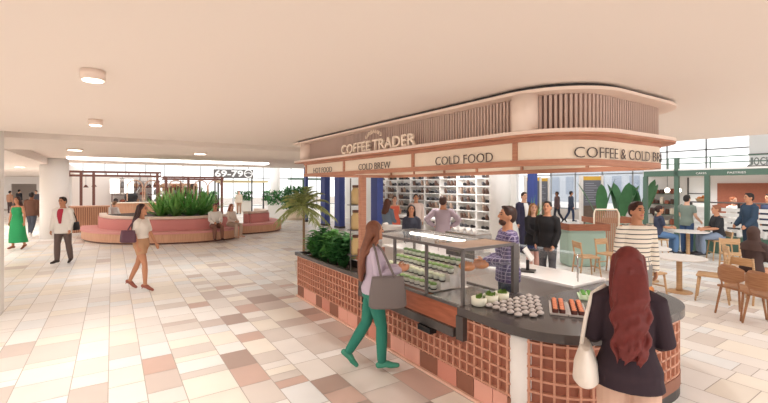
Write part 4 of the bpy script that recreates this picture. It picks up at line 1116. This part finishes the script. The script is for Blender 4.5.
    if front:                                    # shirt showing in an open jacket
        b = MB(); b.loft([(pos(t, 0, y+dy)*k, X*rx*k, fw*.03*k) for t, rx, y, dy in ((.10, .03, .085, .045), (.30, .065, .1, .050), (.42, .075, .085, .040), (.49, .06, .06, .02))], 14); fuse(b, 'shirt_front', mat_of(front), T, min(ev, .011))
    if top:                                      # (colour, sleeve 0..2, hem t, offset, flare)
        c, slv, hem, off, fl = top; b = MB(); b.loft(tsec(hem, .50 if not f else .485, off, fl), 24)
        for a in A:
            if slv <= 0: continue
            pts, rr = [a['s']-X*a['sg']*.03, a['s'], a['s'].lerp(a['e'], min(1, slv))], [.055, .054, .044]
            if slv > 1: pts += [a['e'].lerp(a['w'], .4*(min(slv, 2)-1)), a['e'].lerp(a['w'], min(slv, 2)-1-.0)]; rr += [.044, .034]
            b.tube(sc_(pts), [(r*(.9 if f else 1)+off)*k for r in rr], 14)
        fuse(b, 'top', mat_of(c), T, ev)
    if apron:
        b = MB(); b.loft([(pos(t, 0, -.0)*k, X*(rx)*k, fw*(ry)*k) for t, rx, ry in ((-.42, .19, .15), (-.05, .19, .15), (.14, .158, .128), (.34, .145, .14), (.40, .12, .128))], 22); fuse(b, 'apron', mat_of(apron), T, ev)
    kind, hcx = hair[0], hair[1]; hm = mat('hair_'+hcx, hcx, .55, noise=.25, nscale=40)
    b = MB(); hv = min(vox, .011)*k
    if kind != 'scarf':
        b.ell(hp(0, -.016, .034), (.086*k, .100*k, .098*k), Hr, 18, 12); b.ell(hp(0, -.04, .0), (.082*k, .074*k, .088*k), Hr, 16, 10)
        if kind in ('short', 'quiff'): b.ell(hp(.0, .03, .105), (.06*k, .055*k, (.03 if kind == 'quiff' else .02)*k), Hr)
    if kind == 'bun': b.ell(hp(0, -.105, .075), (.05*k, .045*k, .045*k), Hr)
    if kind == 'pony': b.tube([hp(0, -.10, .05), hp(0, -.16, .0), hp(0, -.165, -.12), hp(0, -.14, -.2)], [.03*k, .042*k, .036*k, .014*k], 12)
    if kind in ('long', 'wavy'):
        ln = hair[2]; pts = [hp(0, -.05, .05), hp(0, -.085, -.06), pos(.44, 0, -.125)*k, pos(.44-ln*.5, 0, -.15)*k, pos(.44-ln, 0, -.15)*k]
        w0 = [.07, .085, .092, .092, .06] if kind == 'wavy' else [.08, .09, .10, .095, .07]
        b.loft([(p, X*w*k, fw*d*k) for p, w, d in zip(pts, w0, (.05, .055, .05, .045, .03))], 18)
        for sg in (-1, 1): b.tube([hp(sg*.07, .0, .05), hp(sg*.085, -.015, -.07), pos(.45, sg*.09, -.06)*k, pos(.40, sg*.09, -.12)*k], [.03*k, .03*k, .03*k, .02*k], 10)
        if kind == 'wavy':
            rg = random.Random(1)
            for j in range(10):
                x = -.095+.19*j/9; ph = j*.33+rg.random()*.5; L_ = ln*(.86+.24*rg.random()); P_ = [hp(x*.6, -.095, .05), hp(x*.8, -.125, -.03)]
                for i in range(14):
                    t = .50-(L_+.06)*i/13; P_.append(pos(t, x*(1-.10*i/13)+.016*math.sin(i*1.15+ph), -.160-.045*math.cos((x/.1)*1.35)+.016*math.cos(i*1.15+ph))*k)
                b.tube(P_, [.018*k, .019*k]+[.0165*k]*12+[.012*k, .006*k], 8)
            b.tube([hp(-.07, -.075, .0), hp(0, -.13, -.005), hp(.07, -.075, .0)], [.016*k, .02*k, .016*k], 8)
    if kind == 'scarf':
        b.ell(hp(0, -.012, .018), (.098*k, .115*k, .122*k), Hr, 18, 12); b.loft([(hp(0, -.02, -.02), X*.095*k, fw*.105*k), (pos(.54)*k, X*.10*k, fw*.10*k), (pos(.46)*k, X*.19*k, fw*.14*k), (pos(.34)*k, X*.215*k, fw*.165*k)][::-1], 20)
        fuse(b, 'headscarf', mat_of(hcx), T, hv)
    else: fuse(b, 'hair', hm, T, hv)
    if beard: b = MB(); b.ell(hp(0, .04, -.075), (.058*k, .058*k, .05*k), Hr); fuse(b, 'beard', mat('hair_'+beard, beard, .6), T, hv)
    for sg in (-1, 1):
        e = MB(); e.ell(hp(sg*.032, .088, .012), (.014*k, .009*k, .008*k), Hr, 10, 6); e.build('eye', mat('eye_dark', '#3B2C28', .3), T)
        e = MB(); e.tube([hp(sg*.017, .096, .034), hp(sg*.046, .086, .036)], .0045*k, 6); e.build('eyebrow', mat('brow_dark', '#3A2A24', .6), T)
    e = MB(); e.tube([hp(-.02, .083, -.055), hp(0, .090, -.054), hp(.02, .083, -.055)], .0065*k, 6); e.build('mouth', mat('lip', '#B5675E', .5), T)
    R = Matrix.Translation(T.location) @ Matrix.Rotation(yaw(face), 4, 'Z')
    J = dict(shL=R @ (A[0]['s']*k), shR=R @ (A[1]['s']*k), hdL=R @ (A[0]['h']*k), hdR=R @ (A[1]['h']*k), R=R, k=k, at=lambda t, x=0, y=0: R @ (pos(t, x, y)*k))
    return T, J
def bag(name, label, J, side, t_body, out, m, w=.34, h=.30, d=.11, top_t=.50, fwd=0, two=True, strapm=None):
    """shoulder bag hanging at a figure's side (side -1 left, +1 right), strap up to the shoulder"""
    k = J['k']; c = J['at'](t_body, side*out, fwd); T = thing(name, label, 'bag', c, J['R'].to_euler().z)
    inv = (Matrix.Translation(c) @ Matrix.Rotation(J['R'].to_euler().z, 4, 'Z')).inverted()
    b = MB(); b.loft([(Vector((0, 0, -h/2)), Vector((0, w*.46, 0)), Vector((d*.5, 0, 0))), (Vector((0, 0, -h*.42)), Vector((0, w*.54, 0)), Vector((d*.62, 0, 0))), (Vector((0, 0, 0)), Vector((0, w*.52, 0)), Vector((d*.56, 0, 0))), (Vector((0, 0, h*.4)), Vector((0, w*.46, 0)), Vector((d*.32, 0, 0))), (Vector((0, 0, h*.5)), Vector((0, w*.45, 0)), Vector((d*.22, 0, 0)))], 24)
    b.build('bag_body', m, T)
    for dy in ((-.06, .06) if two else (0,)):
        s = inv @ J['at'](top_t+.035, side*(.13), dy*.4); s2 = inv @ J['at'](top_t-.03, side*.215, fwd*.3+dy*.7); q = Vector((0, dy*1.2, h*.48))
        b = MB(); b.tube([q+Vector((d*.2*side, 0, 0)), q.lerp(s2, .5)+Vector((side*.02, 0, 0)), s2, s], .013, 8, False); b.build('strap', strapm or m, T)
    return T
# --- foreground
WALK = (((.02, -.18, -.97), (0, -.52, -.84), (0, .72, -.7)), ((.02, .22, -.97), (0, .0, -1), (.1, 1, .05)))
T, J = human('person in dark plum jacket with long wavy red hair at the counter end', (2.80, 1.33), (.87, .5), 1.70, 'f', .0075, head=(0, -.12),
    arms=(((.22, .10, -1), (-.05, .85, -.25)), ((.22, .10, -1), (-.10, .85, -.2))), skin='light', top=('#33242C', 2, -.12, .024, .05), bottom=('#D3AE99', 2, .016, .03), shoes=('#4A3A38', 'flat'), hair=('wavy', '#6B2723', .34))
bag('handbag', 'white shoulder bag on the left side of the red haired person', J, -1, .0, .255, mat('ivory_leather', '#F1E6DA', .4), .30, .24, .13, two=False, fwd=-.05)
T, J = human('person in lavender shirt and green trousers walking beside the kiosk with grey tote', (2.49, 3.96), (.88, -.47), 1.66, 'f', .0075, lean=.03, head=(.35, -.1), legs=WALK,
    arms=(((.15, .15, -1), (-.1, .8, .1)), ((.22, .1, -1), (.0, .9, .25))), skin='tan', top=('#C3B4C4', 2, -.06, .014, .0), bottom=('#2E7A68', 1.95, .012, 0), shoes=('#3E8A72', 'flat'), hair=('long', '#7A4B36', .36))
bag('tote_bag', 'large grey tote bag carried by the person in green trousers', J, 1, .03, .345, mat('grey_canvas', '#756B68', .8), .38, .34, .09, fwd=.14)
human('person in purple checked shirt with beard standing inside the kiosk', (4.19, 3.45), (-.80, .60), 1.84, 'm', .0085, head=(.1, -.12), arms=(((.15, .25, -1), (-.35, .7, -.1)), ((.18, .05, -1), (-.1, .8, -.35))), skin='tan',
    top=(stripes('plaid', '#54466F', '#C9BFD6', 2, .045, .13, (0, .045, .13, '#B9AEC8'), (1, .05, .10, '#8E82A6')), 1.9, -.10, .026, .02), bottom=('#3A4152', 2, .012, 0), shoes=('#2A2626', 'flat'), hair=('short', '#3B2620'), beard='#4A322A')
human('person in cream sweater with black stripes standing beyond the kiosk end', (6.13, 2.80), (-.62, -.78), 1.87, 'm', .0085, head=(.25, -.08), arms=(((.14, -.03, -1), (.02, .1, -1)), ((.16, -.05, -1), (.05, .12, -1))), skin='tan',
    top=(stripes('breton', '#EFE5D6', '#3A3A3E', 2, .062, .2), 2, -.08, .014, .0), bottom=('#8E8C8A', 2, .014, .0), shoes=('#2A2626', 'flat'), hair=('quiff', '#3A231C'))
# --- walkers on the left
T, J = human('person in white top and tan shorts striding across the hall in heels', (.50, 9.60), RT, 1.70, 'f', .011, head=(0, -.05), legs=(((.02, -.30, -.95), (0, -.42, -.9), (0, .85, -.52)), ((.02, .28, -.96), (0, .02, -1), (.05, .93, -.30))),
    arms=(((.12, .30, -1), (0, .45, -.9)), ((.12, -.12, -1), (0, .25, -1))), skin='tan', top=('#F3EAE0', .75, .08, .018, .0), bottom=('#C79A77', .46, .020, .012), shoes=('#9A5848', 'heel'), hair=('long', '#3A2422', .22))
bag('handbag', 'purple shoulder bag of the person striding in heels', J, 1, .16, .29, mat('plum_leather', '#63404F', .5), .30, .24, .1, fwd=-.10, two=False)
T, J = human('person in white blazer over red shirt walking towards the camera', (-1.11, 14.1), (-.42, -.9), 1.78, 'm', .013, head=(-.1, 0), legs=(((.05, -.10, -1), (0, -.25, -1), (.2, 1, -.2)), ((.05, .12, -1), (0, .02, -1), (.2, 1, 0))),
    arms=(((.20, -.05, -1), (-.05, .35, -.9)), ((.18, .0, -1), (.06, .25, -1))), skin='tan', top=('#EEE8E0', 2, -.17, .018, .05), bottom=('#6B5A55', 2, .016, 0), shoes=('#3A2C2A', 'flat'), hair=('short', '#2E2320'), front='#B8384A')
bag('satchel', 'black satchel at the side of the person in the white blazer', J, -1, .02, .33, BLACK, .26, .22, .08, two=False)
human('person in long green sleeveless jumpsuit walking at far left', (-2.60, 17.95), (-.45, -.9), 1.70, 'f', .014, legs=(((.05, -.12, -1), (0, -.3, -1), (0, .9, -.4)), ((.04, .12, -1), (0, .0, -1), (.1, 1, 0))), arms=(((.25, .02, -1), (.12, .2, -1)), ((.25, -.05, -1), (.1, .1, -1))),
    skin='tan', dress=('#2F9A5E', 1.75, .02, .045), shoes=('#A0604A', 'flat'), hair=('long', '#3A2420', .12))
human('person in brown jacket and dark jeans walking away by the big white column', (-2.75, 22.0), (.3, .95), 1.80, 'm', .016, legs=(WALK[1], WALK[0]), skin='brown', top=('#6B4A3C', 2, -.14, .025, .03), bottom=('#4A4E5A', 2, .012, 0), shoes=('#E8E4E0', 'flat'), hair=('short', '#241A18'))
human('person in black walking away in the far corridor', (-6.64, 46.5), AWAY, 1.75, 'm', .02, legs=WALK, top=('#2C2B30', 2, -.1, .02, 0), bottom=('#25242A', 2, .012, 0), shoes=('#222222', 'flat'), hair=('short', '#201815'))
human('person in tan top far down the corridor behind the green jumpsuit', (-6.6, 42.5), AWAY, 1.72, 'm', .02, top=('#B98A70', 2, -.1, .02, 0), bottom=('#5A4A48', 2, .012, 0), shoes=('#222222', 'flat'), hair=('short', '#201815'))
human('person in grey far down the corridor near the big column', (-5.0, 42.2), TO, 1.76, 'm', .02, top=('#55545C', 2, -.1, .02, 0), bottom=('#33323A', 2, .012, 0), shoes=('#222222', 'flat'), hair=('short', '#201815'))
# --- bench
SIT = (((.10, 1, -.04), (.0, -.02, -1), (.1, 1, 0)),)*2
SARM = (((.10, .25, -1), (-.35, .85, -.3)),)*2
human('seated person in white shirt and brown trousers on the bench, left of the couple', (3.28, 16.62), (.1, -1), 1.80, 'm', .014, lean=.05, legs=SIT, pz=.61, arms=SARM, skin='tan', top=('#F1EBE4', 1.9, -.05, .016, 0), bottom=('#8A5F50', 2, .012, 0), shoes=('#4A2F2A', 'flat'), hair=('short', '#5A3A2E'))
human('seated person in pale top with auburn hair, right of the couple on the bench', (3.92, 16.84), (.5, -.87), 1.72, 'f', .014, lean=.05, legs=SIT, pz=.61, arms=SARM, skin='fair', top=('#EBD9CC', 1.9, -.05, .016, 0), bottom=('#C9AF9C', 2, .016, 0), shoes=('#C9A590', 'flat'), hair=('long', '#9A5B44', .10))
pf_ = tag(MB().lathe([(.28, 0), (.30, .05), (.30, .40), (.27, .44)], n=26).build('pouf', PINK), 'round pink pouf behind the long curved bench under the seated person', 'stool'); pf_.location = (.1, 23.4, 0)
human('seated person in white shirt facing the long counter behind the bench', (.1, 23.4), (.8, .6), 1.7, 'm', .016, legs=SIT, pz=.60, arms=SARM, top=('#F2F1F1', 1.9, -.05, .016, 0), bottom=('#7A8798', 2, .012, 0), shoes=('#444444', 'flat'), hair=('short', '#8A6A50'))
human('person in beige standing under the yellow canopy of the garden stall', (7.9, 31.4), TO, 1.75, 'm', .018, top=('#D8C8B4', 2, -.1, .02, 0), bottom=('#A8846C', 2, .012, 0), shoes=('#444444', 'flat'), hair=('short', '#6A4A3C'))
human('person in maroon beyond the curved bench left of the garden stall', (5.2, 26.0), AWAY, 1.55, 'f', .018, top=('#6E4046', 2, -.1, .02, 0), bottom=('#7A5A58', 2, .012, 0), shoes=('#444444', 'flat'), hair=('long', '#5A3A34', .1))
# --- behind the kiosk
human('person in lilac shirt with hands on hips looking at the shoe shelving', (6.55, 7.30), (.75, .66), 1.86, 'm', .011, arms=(((.75, -.15, -.75), (-.75, .25, -.55)),)*2, skin='tan', top=('#B9A9B4', 1.8, -.06, .016, .01), bottom=('#B59478', 2, .014, 0), shoes=('#4A3A34', 'flat'), hair=('short', '#4A3028'))
human('person in dark navy top with long black hair facing the kiosk', (5.85, 7.62), TO, 1.66, 'f', .011, arms=(((.12, .05, -1), (-.3, .5, -.6)),)*2, skin='tan', top=('#3F4250', 2, -.1, .018, .02), bottom=('#33343C', 2, .014, 0), shoes=('#222222', 'flat'), hair=('long', '#241B1C', .16))
human('person in slate blue jacket with brown hair left of the navy top', (6.78, 10.0), (.9, .3), 1.72, 'f', .013, arms=SARM, skin='tan', top=('#6E7C8C', 2, -.14, .022, .02), bottom=('#4A5568', 2, .014, 0), shoes=('#222222', 'flat'), hair=('long', '#5A3427', .1))
human('person in coral dress with dark hair behind the slate blue jacket', (8.1, 11.5), (-.3, -.95), 1.76, 'f', .014, arms=(((.12, .05, -1), (-.1, .7, .4)),)*2, skin='fair', dress=('#E2725A', 1.4, .02, .03), shoes=('#5A3A34', 'flat'), hair=('bun', '#4A2A24'))
human('person in pale pink shirt behind the navy top person', (8.65, 11.0), TO, 1.82, 'm', .014, skin='tan', top=('#EBD6CC', 2, -.1, .018, .0), bottom=('#6E6A70', 2, .014, 0), shoes=('#3A2A28', 'flat'), hair=('short', '#33211D'))
human('blonde person in black coat standing left of the pair in black', (8.0, 5.86), (-.35, -.93), 1.70, 'f', .011, head=(-.3, -.1), arms=SARM, skin='fair', top=('#242327', 2, -.30, .025, .04), bottom=('#D5A79A', 2, .014, 0), shoes=('#222222', 'flat'), hair=('long', '#9A7040', .05))
human('dark haired person in black sweater right of the pair in black', (7.5, 5.15), (-.8, -.1), 1.78, 'm', .011, head=(.2, -.12), arms=(((.14, .0, -1), (-.1, .4, -.9)),)*2, skin='tan', top=('#201F22', 2, -.12, .022, .02), bottom=('#4A4B52', 2, .014, 0), shoes=('#222222', 'flat'), hair=('short', '#1F1917'))
human('person in navy suit walking past the white column behind the kiosk', (10.6, 8.1), (-.35, -.9), 1.88, 'm', .013, legs=(((.04, -.15, -1), (0, -.3, -1), (0, 1, -.3)), ((.04, .15, -1), (0, .02, -1), (0, 1, 0))), skin='fair', top=('#343148', 2, -.16, .022, .03), bottom=('#343148', 2, .014, 0), shoes=('#201A1A', 'flat'), hair=('short', '#3A261F'), front='#F2EFEC')
human('person in brown coat far off between the directory boards', (21.3, 14.0), LT, 1.74, 'm', .018, legs=WALK, skin='brown', top=('#5E4A4C', 2, -.16, .03, .04), bottom=('#3A3A44', 2, .012, 0), shoes=('#222222', 'flat'), hair=('short', '#2A1C18'))
human('person in slate vest far off right of the brown coat', (22.1, 13.65), RT, 1.76, 'm', .018, legs=WALK, skin='tan', top=('#4C566A', 2, -.1, .02, 0), bottom=('#3E4A66', 2, .012, 0), shoes=('#222222', 'flat'), hair=('short', '#2A1C18'))
# --- cafe seating and stall
TSIT = (((.10, 1, -.10), (.0, -.05, -1), (.1, 1, 0)),)*2
human('seated person in navy short sleeved top with dark ponytail at the tall table', (13.30, 5.50), (.70, -.714), 1.78, 'f', .012, lean=.06, legs=TSIT, pz=.72, arms=(((.1, .3, -1), (-.3, .9, -.05)),)*2, skin='tan', top=('#3A4054', .7, -.05, .018, 0), bottom=('#5E7FA8', 1.95, .014, .01), shoes=('#3A3A40', 'flat'), hair=('pony', '#33201C'))
human('seated person in black short sleeved shirt with ginger hair at the tall table', (14.33, 4.36), (-.62, .78), 1.84, 'm', .012, lean=.08, legs=TSIT, pz=.72, arms=(((.1, .3, -1), (-.3, .9, -.15)),)*2, skin='tan', top=('#2F2F33', .8, -.05, .018, 0), bottom=('#8795AA', 1.95, .014, .01), shoes=('#3A3A40', 'flat'), hair=('short', '#8E5A40'))
human('person in grey green vest and jeans standing at the stall display bench', (14.72, 5.28), (.9, -.2), 1.82, 'm', .012, arms=(((.12, .2, -1), (0, .7, -.5)),)*2, skin='fair', top=('#7E8A80', .5, -.1, .018, 0), bottom=('#3E5478', 1.95, .014, 0), shoes=('#222222', 'flat'), hair=('short', '#211A18'))
human('person in dark blue jacket standing sideways at the green stall', (14.75, 3.80), (-.75, .66), 1.90, 'm', .012, arms=(((.12, .1, -1), (-.1, .6, -.7)),)*2, skin='tan', top=('#34465A', 2, -.12, .025, .02), bottom=('#38465A', 2, .014, 0), shoes=('#222222', 'flat'), hair=('short', '#2A1D1A'))
human('ginger haired person in pale shirt serving behind the stall display bench', (17.2, 4.85), TO, 1.74, 'f', .014, skin='fair', top=('#E6DED8', 2, -.1, .018, 0), bottom=('#55555C', 2, .014, 0), shoes=('#222222', 'flat'), hair=('bun', '#A8603E'))
human('person in navy serving behind the stall, left of the blue jacket', (17.4, 4.0), (-.8, .5), 1.84, 'm', .014, skin='tan', top=('#38405A', 2, -.1, .018, 0), bottom=('#3A3A44', 2, .014, 0), shoes=('#222222', 'flat'), hair=('short', '#201815'))
T, J = human('seated person in brown headscarf and dark brown coat at the right', (9.68, 2.46), (.95, -.30), 1.66, 'f', .0105, lean=.10, head=(0, -.2), legs=SIT, pz=.60, arms=(((.12, .35, -1), (-.25, .9, -.05)),)*2, skin='tan', top=('#4B3A38', 2, -.06, .03, .02), skirt=('#43342F', 1.9, .03, .0), shoes=('#2A2222', 'flat'), hair=('scarf', '#54403B'))
